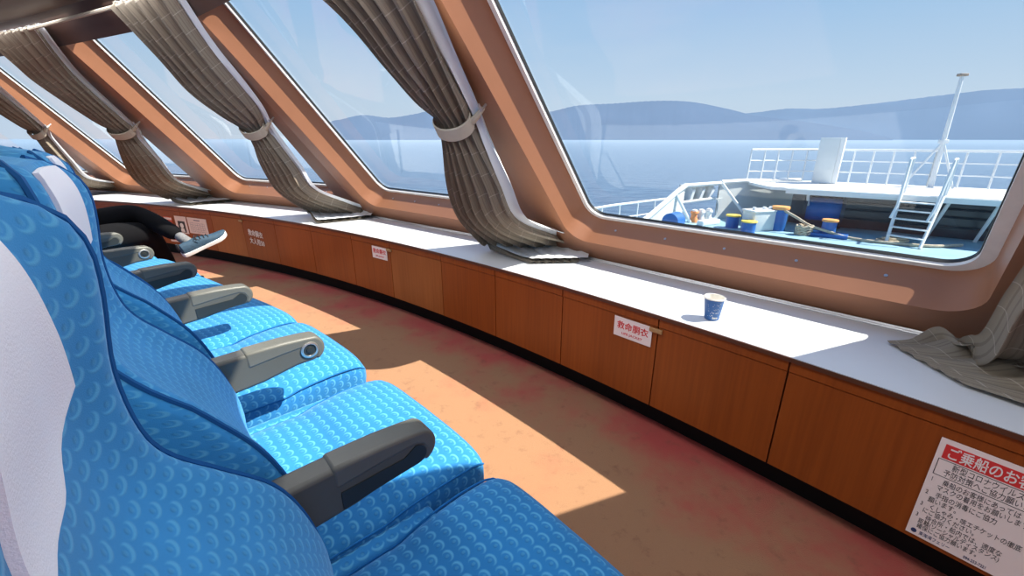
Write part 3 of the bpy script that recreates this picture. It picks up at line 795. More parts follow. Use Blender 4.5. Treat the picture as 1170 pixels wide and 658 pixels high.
# ------------------------------------------------------------------ curtains
def make_curtain(stations, label, folds=6, rows=70, cols=96, depth=.045, tie_i=None, F=None, lin=True, seed=0, wid=1.25):
    """stations: list of (left point, right point, fold depth factor), top to bottom"""
    rnd = random.Random(seed)
    t = thing('curtain', label, 'curtain', stations[-1][0], group='checked curtains tied back at the slanted windows')
    tab = []
    for i, (a, b, dp) in enumerate(stations): tab.append([float(i), *a, *b, dp])
    K = len(stations) - 1; ph = rnd.uniform(0, 6)
    def sheet(off_n, off_side, dscale, c, widen=0):
        R_ = []
        for i in range(rows + 1):
            s = K * i / rows; q = interp(tab, s); a = Vector(q[0:3]); b = Vector(q[3:6]); dp = q[6]
            q2 = interp(tab, min(K, s + .05)); q1 = interp(tab, max(0, s - .05))
            tg = (Vector(q2[0:3]) + Vector(q2[3:6]) - Vector(q1[0:3]) - Vector(q1[3:6])); tg.normalize()
            e = b - a; w = e.length; en = e.normalized(); nn = en.cross(tg); nn.normalize()
            if nn.dot(Vector((0, -.3, 1)) if F is None else -F.N) < 0: nn = -nn
            r = []
            for j in range(c + 1):
                x = j / c
                xx = x + .018 * math.sin(2 * PI * folds * x + ph + 1)
                wv = math.sin(2 * PI * folds * x + ph + .5 * math.sin(s * .9)) + .35 * math.sin(2 * PI * folds * 2.1 * x + s * .7 + ph)
                bulge = math.sin(PI * x) * .55
                p = a + e * xx + en * (off_side + widen * (x)) + nn * (off_n + depth * dp * dscale * (wv * .7 + bulge))
                if p.z < BZ + .007: p.z = BZ + .007 + .002 * (j % 2)
                r.append(p)
            R_.append(r)
        return R_
    R_ = sheet(0, 0, 1, cols)
    m = MB(); vs = [p for r in R_ for p in r]; fs = []; uvs = []; n = cols + 1
    lv = [0]
    for i in range(rows): lv.append(lv[-1] + (R_[i + 1][cols // 2] - R_[i][cols // 2]).length)
    for i in range(rows):
        for j in range(cols):
            fs.append((i * n + j, i * n + j + 1, (i + 1) * n + j + 1, (i + 1) * n + j))
            uvs.append(((wid * j / cols, lv[i]), (wid * (j + 1) / cols, lv[i]), (wid * (j + 1) / cols, lv[i + 1]), (wid * j / cols, lv[i + 1])))
    m.add(vs, fs, uvs); m.build('curtain_cloth', 'curtain', t, smooth=80)
    if lin:
        Ls = sheet(-.022, .012, .35, 24, widen=.042)
        m = MB(); m.loft(Ls, ring=False, cap=False); m.build('lining', 'lining', t, smooth=80)
    if tie_i is not None:
        q = interp(tab, tie_i); a = Vector(q[0:3]); b = Vector(q[3:6]); c_ = (a + b) / 2; e = (b - a).normalized(); hw = (b - a).length / 2 + .010
        q2 = interp(tab, tie_i + .2); tg = (Vector(q2[0:3]) + Vector(q2[3:6]) - 2 * c_).normalized(); nn = -F.N if F else Vector((-.6, -.6, .5)).normalized()
        tg = (tg - e * tg.dot(e) * .6).normalized()
        rows_ = []
        for h, ex in ((-.030, .0), (-.026, .006), (.026, .006), (.030, .0)):
            rows_.append([c_ + tg * h + e * ((hw + ex) * math.cos(2 * PI * k / 32)) + nn * ((.054 + ex) * math.sin(2 * PI * k / 32) + .022) + tg * .02 * math.sin(2 * PI * k / 32) for k in range(32)])
        MB().loft(rows_, cap=False).build('tieback', 'tie', t)
        hk = F.P(-.02, q[7] if len(q) > 7 else 1.0, -.012) if F else b
        # strap up to the hook on the mullion
        hk = b + e * .065 - tg * .035 + (-nn) * .035
        m = MB(); m.tube([b + e * .005 + nn * .01, b + e * .04 - tg * .018, hk], [.017, .014, .010], 8); m.build('strap', 'tie', t)
        m = MB(); m.bar(hk - nn * .03, hk + nn * .022, .006, 8); m.bar(hk + nn * .02, hk + nn * .02 - tg * .03, .005, 8); m.build('hook', 'alu', t)
    return t
def std_curtain(F, label, hem, seed, top=1.90, du=0, prof=None):
    PR = prof or [(1.90, .62, -.06), (1.57, .38, -.075), (1.30, .31, -.05), (1.12, .275, -.03), (1.00, .215, -.005), (.88, .25, .015), (.65, .38, .03), (.42, .47, .04)]
    stn = []
    for v, a, b in PR:
        dp = .85 if abs(v - 1.0) < .05 else (1.2 if v > 1.2 else 1.0)
        e_ = .15 * min(1, max(0, (1.0 - v) / .5))          # below the tie the cloth hangs clear of the wall
        stn.append((F.P(a + du - 1.1 * e_, v + .7 * e_, -.06 - e_), F.P(b + du - 1.1 * e_, v + .7 * e_, -.07 - e_), dp))
    l0, l1, r0, r1 = [Vector((p[0], p[1], BZ + .012)) for p in hem]
    # last rows slide off the wall and spread over the bench
    stn.append((l0.lerp(F.P(PR[-1][1] + du - .165, PR[-1][0] + .105, -.21), .45) , r1.lerp(F.P(PR[-1][2] + du - .165, PR[-1][0] + .105, -.21), .45), 1.0))
    stn.append((l0 + Vector((0, 0, .03)), r1 + Vector((0, 0, .02)), .7))
    stn.append((l1.lerp(l0, .35), r0.lerp(r1, .3), .35))
    stn.append((l1, r0, .12))
    return make_curtain(stn, label, F=F, tie_i=4, seed=seed)
std_curtain(FC, 'checked beige curtain tied back just left of the big window, nearest full curtain',
            [(-.155, 2.559), (.096, 2.262), (.361, 2.28), (.43, 2.62)], 3)
std_curtain(FB, 'tied checked curtain, second to the left of the big window, sunlit at the hem',
            [(-1.771, 3.738), (-1.565, 3.432), (-1.246, 3.651), (-1.296, 3.85)], 5,
            prof=[(1.90, .66, -.01), (1.60, .66, .08), (1.35, .68, .10), (1.15, .58, .13), (1.00, .46, .20), (.88, .48, .20), (.65, .60, .19), (.42, .68, .21)])
std_curtain(FA, 'tied checked curtain, third left of the big window, above the black trousers',
            [(-3.62, 4.62), (-3.3, 4.42), (-3.0, 4.75), (-3.30, 4.95)], 8,
            prof=[(1.90, .55, -.22), (1.68, .60, -.08), (1.50, .64, -.01), (1.12, .52, .04), (1.00, .44, .06), (.90, .45, .12), (.65, .66, .13), (.40, .82, .16)])
std_curtain(FZ, 'farthest tied curtain, a thin sunlit strip above the seat backs at the left',
            [(-5.5, 5.85), (-5.1, 5.62), (-4.93, 5.75), (-5.1, 5.9)], 11,
            prof=[(1.90, .42, -.32), (1.60, .26, -.30), (1.30, .13, -.25), (1.10, .09, -.21), (1.00, .065, -.17), (.90, .06, -.10), (.60, .17, -.06), (.36, .26, -.02)])
# curtain at the right edge of the picture, only its fall and hem in view
stn = [(FR.P(.22, 1.90, -.06), FR.P(-.42, 1.90, -.10), 1.2), (FR.P(.18, 1.45, -.07), FR.P(-.36, 1.45, -.12), 1.2), (FR.P(.12, 1.05, -.08), FR.P(-.12, 1.05, -.12), .6), (FR.P(.14, .90, -.09), FR.P(-.16, .90, -.14), .8),
       (FR.P(.185, .62, -.10), FR.P(-.26, .60, -.16), 1.3), (FR.P(.200, .42, -.11), FR.P(-.36, .38, -.2), 1.5), (FR.P(.215, .22, -.14), FR.P(-.44, .16, -.27), 1.5),
       (Vector((1.40, 1.30, .60)), Vector((1.60, .72, .61)), .8), (Vector((1.33, 1.30, .568)), Vector((1.38, .82, .575)), .22), (Vector((1.255, 1.30, .562)), Vector((1.245, 1.03, .562)), .12)]
make_curtain(stn, 'grey checked curtain at the right edge with its hem spread on the bench', F=FR, tie_i=2, seed=15, folds=5, depth=.034, lin=False, wid=.9)

# ------------------------------------------------------------------ person in the far seat
per = thing('person', 'person in black trousers and navy shoes sitting with legs crossed', 'person', (-2.93, 2.6, 0))
def skin_mesh(name, joints, edges, mat, parent, root=0, sub=2):
    me = bpy.data.meshes.new(name); inv = ORG[parent.name].inverted()
    me.from_pydata([tuple(inv @ Vector(j[:3])) for j in joints], edges, [])
    o = bpy.data.objects.new(name, me); COL.objects.link(o)
    md = o.modifiers.new('skin', 'SKIN'); md.use_smooth_shade = True
    for k, j in enumerate(joints):
        sv = me.skin_vertices[0].data[k]; sv.radius = (j[3], j[4] if len(j) > 4 else j[3]); sv.use_root = (k == root)
    sb = o.modifiers.new('sub', 'SUBSURF'); sb.levels = sub; sb.render_levels = sub
    bpy.context.view_layer.update()
    m2 = bpy.data.meshes.new_from_object(o.evaluated_get(bpy.context.evaluated_depsgraph_get()))
    bpy.data.objects.remove(o); m2.materials.clear(); m2.materials.append(M[mat])
    for p in m2.polygons: p.use_smooth = True
    o = bpy.data.objects.new(name, m2); COL.objects.link(o); o.parent = parent; ORG[o.name] = ORG[parent.name]
    return o
# trousers: pelvis, crossed left leg over right leg
skin_mesh('trousers', [(-2.935, 2.66, .55, .13), (-3.03, 2.80, .56, .105), (-2.82, 2.70, .55, .10),
                       (-2.93, 2.98, .645, .098), (-2.80, 3.185, .680, .076), (-2.62, 3.155, .600, .066), (-2.455, 3.118, .520, .054),
                       (-2.78, 2.92, .56, .10), (-2.72, 3.15, .545, .085), (-2.77, 3.28, .34, .075), (-2.82, 3.40, .12, .066),
                       (-2.95, 2.54, .66, .13)],
          [(0, 1), (0, 2), (1, 3), (3, 4), (4, 5), (5, 6), (2, 7), (7, 8), (8, 9), (9, 10), (0, 11)], 'trouser', per)
skin_mesh('jacket', [(-2.95, 2.55, .68, .145, .12), (-2.97, 2.45, .88, .165, .12), (-2.98, 2.41, 1.04, .13, .10),
                     (-3.16, 2.52, 1.03, .07), (-3.26, 2.50, .81, .058), (-3.225, 2.60, .715, .048),
                     (-2.80, 2.33, 1.03, .07), (-2.72, 2.36, .81, .058), (-2.93, 2.45, .745, .048)],
          [(0, 1), (1, 2), (2, 3), (3, 4), (4, 5), (2, 6), (6, 7), (7, 8)], 'jacket', per)
# body: head on a neck with features, and hands lying in the lap
fwd = Vector((.5, .86, 0)).normalized(); rgt = Vector((.86, -.5, 0)).normalized(); upv = Vector((0, 0, 1))
hc = Vector((-2.965, 2.44, 1.26))
rows = []
HEAD = [(-.16, .052, .055, -.02), (-.12, .055, .060, -.012), (-.105, .050, .078, .012), (-.075, .062, .092, .006), (-.04, .070, .098, 0), (0, .075, .100, 0), (.04, .076, .100, -.004), (.075, .070, .092, -.008), (.10, .052, .070, -.012), (.115, .02, .03, -.014)]
for z, rx, ry, oy in HEAD:
    r = []
    for k in range(28):
        a = 2 * PI * k / 28; x = rx * math.cos(a); y = ry * math.sin(a) + oy
        if math.sin(a) > .9 and -.05 <= z <= .0: y += .02 if z < -.02 else .010
        if .35 < abs(math.cos(a)) < .62 and math.sin(a) > .3 and -.01 <= z <= .03: y -= .010
        if abs(math.cos(a)) > .97 and -.05 < z < .03: x *= 1.16
        r.append(hc + rgt * x + fwd * y + upv * z)
    rows.append(r)
body = MB().loft(rows)
sp_ = Vector((-2.97, 2.44, 1.0))
body.tube([hc - upv * .10 - fwd * .015, sp_ + upv * .06, sp_], [.055, .055, .085], 16)
body.tube([sp_ + upv * .02, sp_ - upv * .25, sp_ - upv * .42], [.09, .10, .11], 16)
for side, sh_p, el_p, wr in ((-1, Vector((-3.16, 2.52, 1.02)), Vector((-3.26, 2.50, .80)), Vector((-3.22, 2.62, .70))), (1, Vector((-2.80, 2.33, 1.02)), Vector((-2.72, 2.36, .80)), Vector((-2.95, 2.46, .74)))):
    body.tube([sp_, sh_p, el_p, wr], [.06, .045, .036, .027], 12)
    pal = [wr - fwd * .02, wr + fwd * .045 - rgt * side * .01, wr + fwd * .085 - rgt * side * .02]
    body.tube(pal, [.026, .034, .030], 10)
    for k, ln in enumerate((.066, .076, .070, .055)):
        b0 = pal[2] + rgt * (k - 1.5) * .021 + fwd * -.012
        body.tube([b0, b0 + fwd * ln * .5 + upv * .006, b0 + fwd * ln - upv * .010], [.0095, .009, .007], 8)
    b0 = pal[1] - rgt * side * .022
    body.tube([b0, b0 + fwd * .03 - rgt * side * .018, b0 + fwd * .058 - rgt * side * .014], [.0115, .0105, .008], 8)
bo = body.build('body', 'skin', per)
md = bo.modifiers.new('weld', 'REMESH'); md.mode = 'VOXEL'; md.voxel_size = .0055; md.use_smooth_shade = True
bpy.context.view_layer.update()
bm_ = bpy.data.meshes.new_from_object(bo.evaluated_get(bpy.context.evaluated_depsgraph_get()))
bo.modifiers.clear(); bo.data = bm_
if not bm_.materials: bm_.materials.append(M['skin'])
for p in bm_.polygons: p.use_smooth = True
rows = []
for z, rx, ry, oy in [(-.07, .074, .05, -.055), (-.02, .082, .075, -.03), (.03, .086, .104, -.012), (.07, .082, .104, -.010), (.105, .062, .08, -.014), (.125, .022, .03, -.016)]:
    rows.append([hc + rgt * rx * math.cos(2 * PI * k / 28) + fwd * (ry * math.sin(2 * PI * k / 28) + oy) + upv * z for k in range(28)])
MB().loft(rows).build('hair', 'hair', per)
# socks and shoes
def shoe_at(heel, toe, upd, name):
    heel = Vector(heel); toe = Vector(toe); X = (toe - heel); ln = X.length; X.normalize()
    Z = Vector(upd); Z = (Z - X * Z.dot(X)).normalized(); Y = Z.cross(X)
    Pm = lambda x, y, z: heel + X * (x * ln) + Y * y + Z * z
    prof = [(-.02, .020), (.0, .030), (.06, .036), (.25, .037), (.45, .036), (.62, .043), (.78, .046), (.90, .040), (.97, .026), (1.0, .012)]
    rows = []
    for x, w in prof:
        lift = .018 * max(0, (x - .75) / .25) ** 2 + .004 * max(0, -x * 20)
        rows.append([Pm(x, -w, lift + .004), Pm(x, -w * .96, lift), Pm(x, w * .96, lift), Pm(x, w, lift + .004), Pm(x, w, lift + .026), Pm(x, w * .9, lift + .030), Pm(x, -w * .9, lift + .030), Pm(x, -w, lift + .026)])
    rows_u = []
    up_ = [(-.015, .020, .078), (.02, .031, .094), (.10, .035, .095), (.22, .036, .092), (.34, .036, .096), (.48, .037, .088), (.62, .041, .072), (.78, .043, .060), (.90, .036, .052), (.97, .022, .044), (.995, .01, .038)]
    for x, w, h in up_:
        lift = .018 * max(0, (x - .75) / .25) ** 2; r = []
        for k in range(17):
            a = PI * k / 16; r.append(Pm(x, w * math.cos(a) * (1 if abs(math.cos(a)) < .95 else .98), lift + .022 + (h - .022) * abs(math.sin(a)) ** .75))
        rows_u.append(r)
    s = MB().loft(rows_u, ring=True).build(name, 'shoe', per)
    MB().loft(rows).build('sole', 'sole', s)
    lm = MB()
    for x, h in ((.36, .097), (.44, .093), (.52, .087), (.60, .078)):
        lm.tube([Pm(x, -.026, h - .012), Pm(x + .015, -.012, h), Pm(x, .0, h + .002), Pm(x + .015, .012, h), Pm(x, .026, h - .012)], .003, 6)
    lm.tube([Pm(.36, 0, .10), Pm(.33, -.03, .098), Pm(.40, -.045, .085)], .003, 6); lm.tube([Pm(.36, 0, .10), Pm(.40, .03, .098), Pm(.47, .04, .083)], .003, 6)
    lm.build('laces', 'lace', s)
    lb_ = MB(); lb_.tube([Pm(-.012, 0, .05), Pm(-.018, 0, .085), Pm(-.012, 0, .105)], [.012, .012, .008], 8); lb_.build('heel_tab', 'lace', s)
    return Pm
Pm = shoe_at((-2.375, 3.015, .395), (-2.195, 3.255, .495), (.02, -.28, .95), 'shoe')
skin_mesh('sock', [(-2.47, 3.12, .53, .036), (-2.40, 3.09, .495, .037), (-2.345, 3.075, .47, .036)], [(0, 1), (1, 2)], 'sock', per)
Pm2 = shoe_at((-2.87, 3.36, .0), (-2.74, 3.63, .0), (0, 0, 1), 'shoe')
skin_mesh('sock', [(-2.82, 3.41, .14, .038), (-2.83, 3.43, .06, .038)], [(0, 1)], 'sock', per)

# ------------------------------------------------------------------ foredeck outside
DZ = -1.8; PZ = -.42
dk = MB()
dpoly = [(-1, 4.8), (0, 10.6), (3.0, 14.3), (5.0, 15.6), (6.66, 16.8), (9.2, 17.4), (12.4, 17.8), (16.2, 15.2), (19.5, 12.5), (19, 4), (6, 3.6)]
dk.prism([(x, y, DZ) for x, y in dpoly], 0, (0, 0, -.15)); tag(dk.build('foredeck', 'deck', smooth=0), kind='structure')
hull = MB(); hp = [(x, y, DZ - .15) for x, y in dpoly]
hull.prism(hp, 0, (0, 0, -10.2)); tag(hull.build('hull', 'ship_white', smooth=0), kind='structure')
# raised bow platform: white slab, the shaded space underneath painted as a dark wall
pf = thing('bow_platform', 'raised white bow platform with a dark recess beneath it', 'platform', (13, 14.5, DZ))
pp = [(9.25, 15.75), (10.05, 14.91), (11.70, 13.52), (12.55, 13.05), (13.67, 12.24), (16.8, 9.9), (19.0, 12.7), (15.94, 15.35), (13.89, 16.75), (12.4, 17.75), (9.4, 17.45)]
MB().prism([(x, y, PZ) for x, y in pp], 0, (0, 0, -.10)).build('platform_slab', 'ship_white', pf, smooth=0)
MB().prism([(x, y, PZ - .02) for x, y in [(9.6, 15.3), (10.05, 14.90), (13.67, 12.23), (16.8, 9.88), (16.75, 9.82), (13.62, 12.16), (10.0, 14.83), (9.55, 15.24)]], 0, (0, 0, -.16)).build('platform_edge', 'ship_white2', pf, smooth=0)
wallp = [(10.55, 16.35), (10.85, 15.95), (12.74, 14.55), (14.6, 13.05), (17.6, 10.7), (17.9, 11.0), (14.9, 13.4), (11.1, 16.4)]
MB().prism([(x, y, DZ) for x, y in wallp], 0, (0, 0, 1.22)).build('recess_shade', 'ship_dark', pf, smooth=0)
rb = MB()
for z in (-1.45, -1.15, -.9):
    for a, b in zip(wallp[1:4], wallp[2:5]):
        rb.bar((a[0] - .04, a[1] - .05, z), (b[0] - .04, b[1] - .05, z), .035, 6)
rb.build('recess_pipe', 'ship_dark', pf)
for top_, bot_ in (((10.1, 14.92), (10.75, 15.55)), ((12.9, 12.75), (13.35, 13.6)), ((13.75, 12.15), (14.2, 12.9))):
    MB().bar((top_[0] + .1, top_[1] + .1, PZ - .1), (bot_[0], bot_[1], DZ), .05, 8).build('support_post', 'ship_white', pf)
# ladder
ld = thing('deck_ladder', 'white steel ladder with handrails leading up to the bow platform', 'ladder', (11.5, 12.3, DZ))
La, Lb = Vector((11.35, 12.75, DZ)), Vector((11.72, 12.02, DZ)); Ta, Tb = Vector((11.95, 13.38, PZ + .02)), Vector((12.62, 12.72, PZ + .02))
for a, b in ((La, Ta), (Lb, Tb)):
    MB().bar(a, b, .045, 8).build('stringer', 'ship_white', ld)
for k in range(1, 6):
    f = k / 6; a = La.lerp(Ta, f); b = Lb.lerp(Tb, f)
    m = MB(); d = (b - a).normalized(); q = Vector((d.y, -d.x, 0)) * .09
    m.prism([a - q, a + q, b + q, b - q], 0, (0, 0, .03)); m.build('step', 'ship_white', ld)
for a, b in ((La, Ta), (Lb, Tb)):
    m = MB(); e = Vector((.55, .45, 0)); up9 = Vector((0, 0, 1.05))
    p = [a.lerp(b, .28) + Vector((-.1, 0, .35)), a.lerp(b, .35) + Vector((0, 0, .62)), b + up9 - Vector((.1, .1, .03)), b + up9, b + up9 + e * .55, b + e * .55 + Vector((0, 0, .9)), b + e * .55]
    m.tube(p, .034, 8); m.bar(b, b + up9, .03, 8); m.build('handrail', 'ship_white', ld)
# railings
def railing(pts, label, h=1.22, step=None, mids=2, n_posts=4, pz=PZ):
    r = thing('bow_railing', label, 'railing', (*pts[0], pz), group='white railings round the bow')
    P_ = [Vector((x, y, pz)) for x, y in pts]
    m = MB(); m.tube([p + Vector((0, 0, h)) for p in P_], .040, 8); m.build('top_rail', 'ship_white', r)
    for k in range(mids):
        z = h * (k + 1) / (mids + 1); m = MB(); m.tube([p + Vector((0, 0, z)) for p in P_], .024, 6); m.build('middle_rail', 'ship_white', r)
    tot = sum((b - a).length for a, b in zip(P_, P_[1:]))
    for k in range(n_posts):
        d = tot * k / (n_posts - 1)
        for a, b in zip(P_, P_[1:]):
            l_ = (b - a).length
            if d <= l_ + 1e-6: q = a.lerp(b, d / l_); break
            d -= l_
        MB().bar(q, q + Vector((0, 0, h)), .030, 8).build('post', 'ship_white', r)
    return r
railing([(9.35, 17.55), (10.9, 17.65), (12.15, 17.6)], 'white railing on the bow left of the square white pillar', n_posts=6)
railing([(12.45, 17.25), (13.6, 16.55), (14.9, 15.75)], 'white railing on the bow between the pillar and the mast', n_posts=6)
railing([(14.9, 15.75), (15.94, 15.1), (17.2, 14.1), (18.6, 12.9)], 'white railing on the bow right of the mast', n_posts=7)
# square pillar
pl = thing('bow_pillar', 'square white pillar with a dark opening at its foot on the bow', 'pillar', (12.1, 16.9, PZ))
rz = Matrix.Rotation(math.radians(-40), 3, 'Z')
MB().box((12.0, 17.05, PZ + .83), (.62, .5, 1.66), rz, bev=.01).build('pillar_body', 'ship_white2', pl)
MB().box((12.34, 16.86, PZ + .83), (.14, .54, 1.67), rz).build('pillar_flange', 'ship_white', pl)
MB().box((11.92, 16.83, PZ + .28), (.26, .06, .56), rz).build('opening', 'ship_dark', pl)  # dark box put in for the shade within the opening
# mast
ma = thing('bow_mast', 'slender white pole mast with two stays rising from the bow', 'mast', (15.0, 15.6, PZ))
mbase = Vector((14.75, 15.45, PZ)); mtop = Vector((14.80, 15.60, 3.14))
MB().bar(mbase, mtop, .085, 10, .055).build('pole', 'ship_white', ma)
MB().box(mtop + Vector((0, 0, .04)), (.26, .16, .08), bev=.01).build('mast_cap', 'rust', ma)
q = mbase.lerp(mtop, .43)
MB().box(q, (.2, .2, .12), bev=.01).build('collar', 'ship_white', ma)
for b in ((14.0, 15.75, PZ), (15.1, 15.0, PZ)):
    MB().bar(q, b, .035, 8).build('stay', 'ship_white', ma)
# bulwark with chock opening at the port side
bw = thing('bow_bulwark', 'white bulwark with a ribbed box and oval mooring opening on the port bow', 'bulwark', (7.5, 16.6, DZ))
inner_b = [(8.1, 17.05, DZ), (9.2, 17.35, DZ), (10.4, 17.5, DZ), (12.4, 17.75, DZ)]
inner_t = [(8.1, 17.1, -.43), (9.3, 17.5, -.40), (10.4, 17.65, -.40), (12.4, 17.8, -.42)]
m = MB(); m.loft([[Vector(p) for p in inner_b], [Vector(p) for p in inner_t], [Vector(p) + Vector((.03, .16, 0)) for p in inner_t], [Vector(p) + Vector((.03, .16, 0)) for p in inner_b]], ring=False, cap=False)
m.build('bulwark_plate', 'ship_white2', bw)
m = MB(); m.tube([(8.15, 17.1, -.40), (9.3, 17.5, -.38), (10.4, 17.66, -.38), (11.6, 17.75, -.38)], .085, 8); m.build('cap_rail', 'ship_white', bw)
# ribbed box over the opening
T0, T1 = Vector((6.55, 16.55, -.47)), Vector((8.15, 17.1, -.43))
B0, B1 = Vector((6.50, 16.55, -1.10)), Vector((7.95, 17.02, -1.00))
m = MB(); ofs = Vector((-.10, .34, 0))
m.loft([[T0, T1], [T0 + ofs, T1 + ofs], [B0 + ofs, B1 + ofs], [B0 + ofs * .2, B1 + ofs * .2]], ring=False, cap=False); m.build('ribbed_box', 'ship_white2', bw)
m = MB(); m.tube([T0, T1], .075, 8); m.tube([B0, B1], .055, 8); m.build('box_rail', 'ship_white', bw)
for f in (.22, .5, .78):
    a = T0.lerp(T1, f); b = B0.lerp(B1, f)
    m = MB(); m.prism([a + Vector((0, 0, -.2)), a + ofs, b + ofs, b], 0, (B1 - B0).normalized() * .12); m.build('rib', 'ship_white', bw)
# end plate rounding the opening
m = MB(); ring = []
for k in range(13):
    a = math.radians(-90 + 15 * k); ring.append(Vector((7.95 + .22 * math.cos(a) * .95, 17.0 + .22 * math.cos(a) * .3, -1.40 + .38 * math.sin(a))))
m.prism(ring + [Vector((8.3, 17.12, -1.0)), Vector((8.3, 17.12, -1.8)), Vector((7.95, 17.02, -1.8))], 0, (.0, .12, 0)); m.build('opening_end', 'ship_white2', bw)
for a, b in (((6.15, 16.25, -.80), (6.75, 16.15, DZ)), ((8.15, 17.0, -.45), (9.15, 16.45, DZ))):
    MB().bar(a, b, .055, 8).build('stay_bar', 'ship_white', bw)
# sloping shoulder down to the side rail
sh_ = [Vector((6.55, 16.55, -.47)), Vector((6.15, 16.25, -.66)), Vector((5.6, 15.85, -1.0)), Vector((4.9, 15.35, -1.42)), Vector((4.5, 15.1, -1.65))]
m = MB(); m.tube(sh_, .095, 8); m.build('shoulder_rail', 'ship_white', bw)
m = MB(); m.loft([sh_, [Vector((p.x, p.y, DZ)) for p in sh_]], ring=False, cap=False); m.build('shoulder_plate', 'ship_white2', bw, smooth=0)
# port side rail
railing([(2.2, 13.3), (3.4, 14.35), (5.1, 15.55), (5.9, 16.1)], 'low white side railing running left from the bulwark', h=.92, mids=1, n_posts=6, pz=DZ)
# bollards, box, drums
def bollard(name, label, p, r, h, cap, mat='ship_blue', base=True):
    t = thing(name, label, 'bollard', p, group='blue capped bollards on the foredeck'); c = Vector(p)
    MB().loft(lathe(c, [(r, 0), (r, h * .9), (r * .98, h * .93)], 20)).build('drum', mat, t)
    MB().loft(lathe(c, [(r * 1.12, h * .88), (r * 1.16, h * .95), (r * 1.1, h), (r * .2, h * 1.03)], 20)).build('cap', cap, t)
    return t
bollard('bollard', 'blue bollard with a yellow cap, left one of the yellow pair', (7.85, 15.2, DZ), .21, .46, 'yellow')
bollard('bollard', 'blue bollard with a yellow cap, right one of the yellow pair', (7.98, 14.35, DZ), .22, .40, 'yellow')
bollard('bollard', 'tall blue bollard with orange cap beside the white deck box', (9.2, 14.75, DZ), .24, .82, 'orange')
t = bollard('bollard', 'short blue bollard with orange cap on a blue plinth before the dark recess', (10.25, 13.75, DZ), .20, .55, 'orange')
MB().box((10.25, 13.75, DZ + .06), (1.1, .6, .12), rz, bev=.02).build('plinth', 'ship_blue', t)
bx_ = thing('deck_box', 'white deck box with small fittings on its lid among the bollards', 'box', (8.55, 14.75, DZ))
MB().box((8.55, 14.8, DZ + .33), (.95, .55, .66), Matrix.Rotation(.25, 3, 'Z'), bev=.03).build('box_body', 'ship_white2', bx_)
MB().box((8.55, 14.8, DZ + .68), (1.02, .6, .06), Matrix.Rotation(.25, 3, 'Z'), bev=.02).build('lid', 'ship_white', bx_)
for dx in (-.3, .1, .35): MB().bar((8.55 + dx, 14.75 + dx * .25, DZ + .7), (8.55 + dx, 14.75 + dx * .25, DZ + .8), .06, 8).build('fitting', 'ship_white', bx_)
wd = thing('windlass_drum', 'large blue windlass drum in the dark recess under the platform', 'winch', (10.6, 15.6, DZ))
a, b = Vector((10.55, 15.55, DZ + .62)), Vector((11.45, 14.95, DZ + .62))
MB().bar(a, b, .42, 20).build('drum', 'ship_blue', wd)
for q in (a, b):
    d = (b - a).normalized() * .05; MB().bar(q - d, q + d, .60, 20).build('flange', 'ship_dark', wd)
MB().box(((a + b) / 2 - Vector((0, 0, .4))), (1.0, .5, .44), Matrix.Rotation(-.6, 3, 'Z'), bev=.02).build('bed', 'ship_dark', wd)
# roller fairlead things in the opening
for k, (x, y, col, lb_) in enumerate(((6.9, 16.25, 'buoy', 'orange canvas bundle beside the mooring opening'), (7.2, 16.35, 'ship_white', 'white roller beside the orange canvas bundle'), (7.55, 16.5, 'ship_white', 'white roller at the right end of the mooring opening'))):
    t = thing('mooring_roller' if k else 'canvas_bundle', lb_, 'roller' if k else 'bundle', (x, y, DZ))
    MB().loft(lathe(Vector((x, y, DZ)), [(.16, 0), (.15, .12), (.11, .18), (.11, .30), (.15, .36), (.13, .42)], 16)).build('roller_body' if k else 'canvas', col, t)
    MB().loft(lathe(Vector((x, y, DZ + .42)), [(.10, 0), (.09, .05), (.02, .07)], 16)).build('roller_cap' if k else 'knot', 'ship_white', t)
t = MB().box((7.25, 15.75, DZ + .09), (.95, .28, .18), Matrix.Rotation(.5, 3, 'Z'), bev=.03).build('white_bar', 'ship_white'); tag(t, 'white square steel bar lying on deck before the mooring rollers', 'bar')
t = MB().bar((5.45, 14.75, DZ + .28), (5.85, 15.15, DZ + .28), .30, 18).build('blue_drum', 'ship_blue'); tag(t, 'blue drum on the deck behind the sloping bulwark shoulder', 'drum')
# ropes
rp = MB(); rnd = random.Random(4)
pth = [Vector((9.15, 14.6, DZ + .75)), Vector((9.5, 14.2, DZ + .5)), Vector((9.75, 13.95, DZ + .32)), Vector((10.1, 13.6, DZ + .2)), Vector((10.6, 13.2, DZ + .06)), Vector((11.3, 12.6, DZ + .05)), Vector((12.2, 12.2, DZ + .05)), Vector((13.2, 12.3, DZ + .05))]
tb = [[float(i), *p] for i, p in enumerate(pth)]
rp.tube([Vector(interp(tb, 7 * k / 48)) for k in range(49)], .045, 8)
tag(rp.build('mooring_rope', 'rope'), 'pale mooring rope led from the tall bollard across the deck', 'rope')
rp = MB()
for k in range(4):
    c = Vector((9.62, 13.98, DZ + .05 + k * .08)); rp.tube([c + Vector((.24 * math.cos(2 * PI * j / 20), .18 * math.sin(2 * PI * j / 20), .03 * math.sin(j * 2 + k))) for j in range(20)], .04, 6, closed=True)
tag(rp.build('rope_coil', 'rope'), 'small coil of pale rope between the two orange capped bollards', 'rope')
rp = MB(); rp.tube([Vector((11.75 + .45 * math.cos(2 * PI * j / 24), 13.0 + .22 * math.sin(2 * PI * j / 24), DZ + .04)) for j in range(24)], .04, 6, closed=True)
rp.tube([Vector((11.8 + .35 * math.cos(2 * PI * j / 24), 13.0 + .16 * math.sin(2 * PI * j / 24), DZ + .10)) for j in range(24)], .04, 6, closed=True)
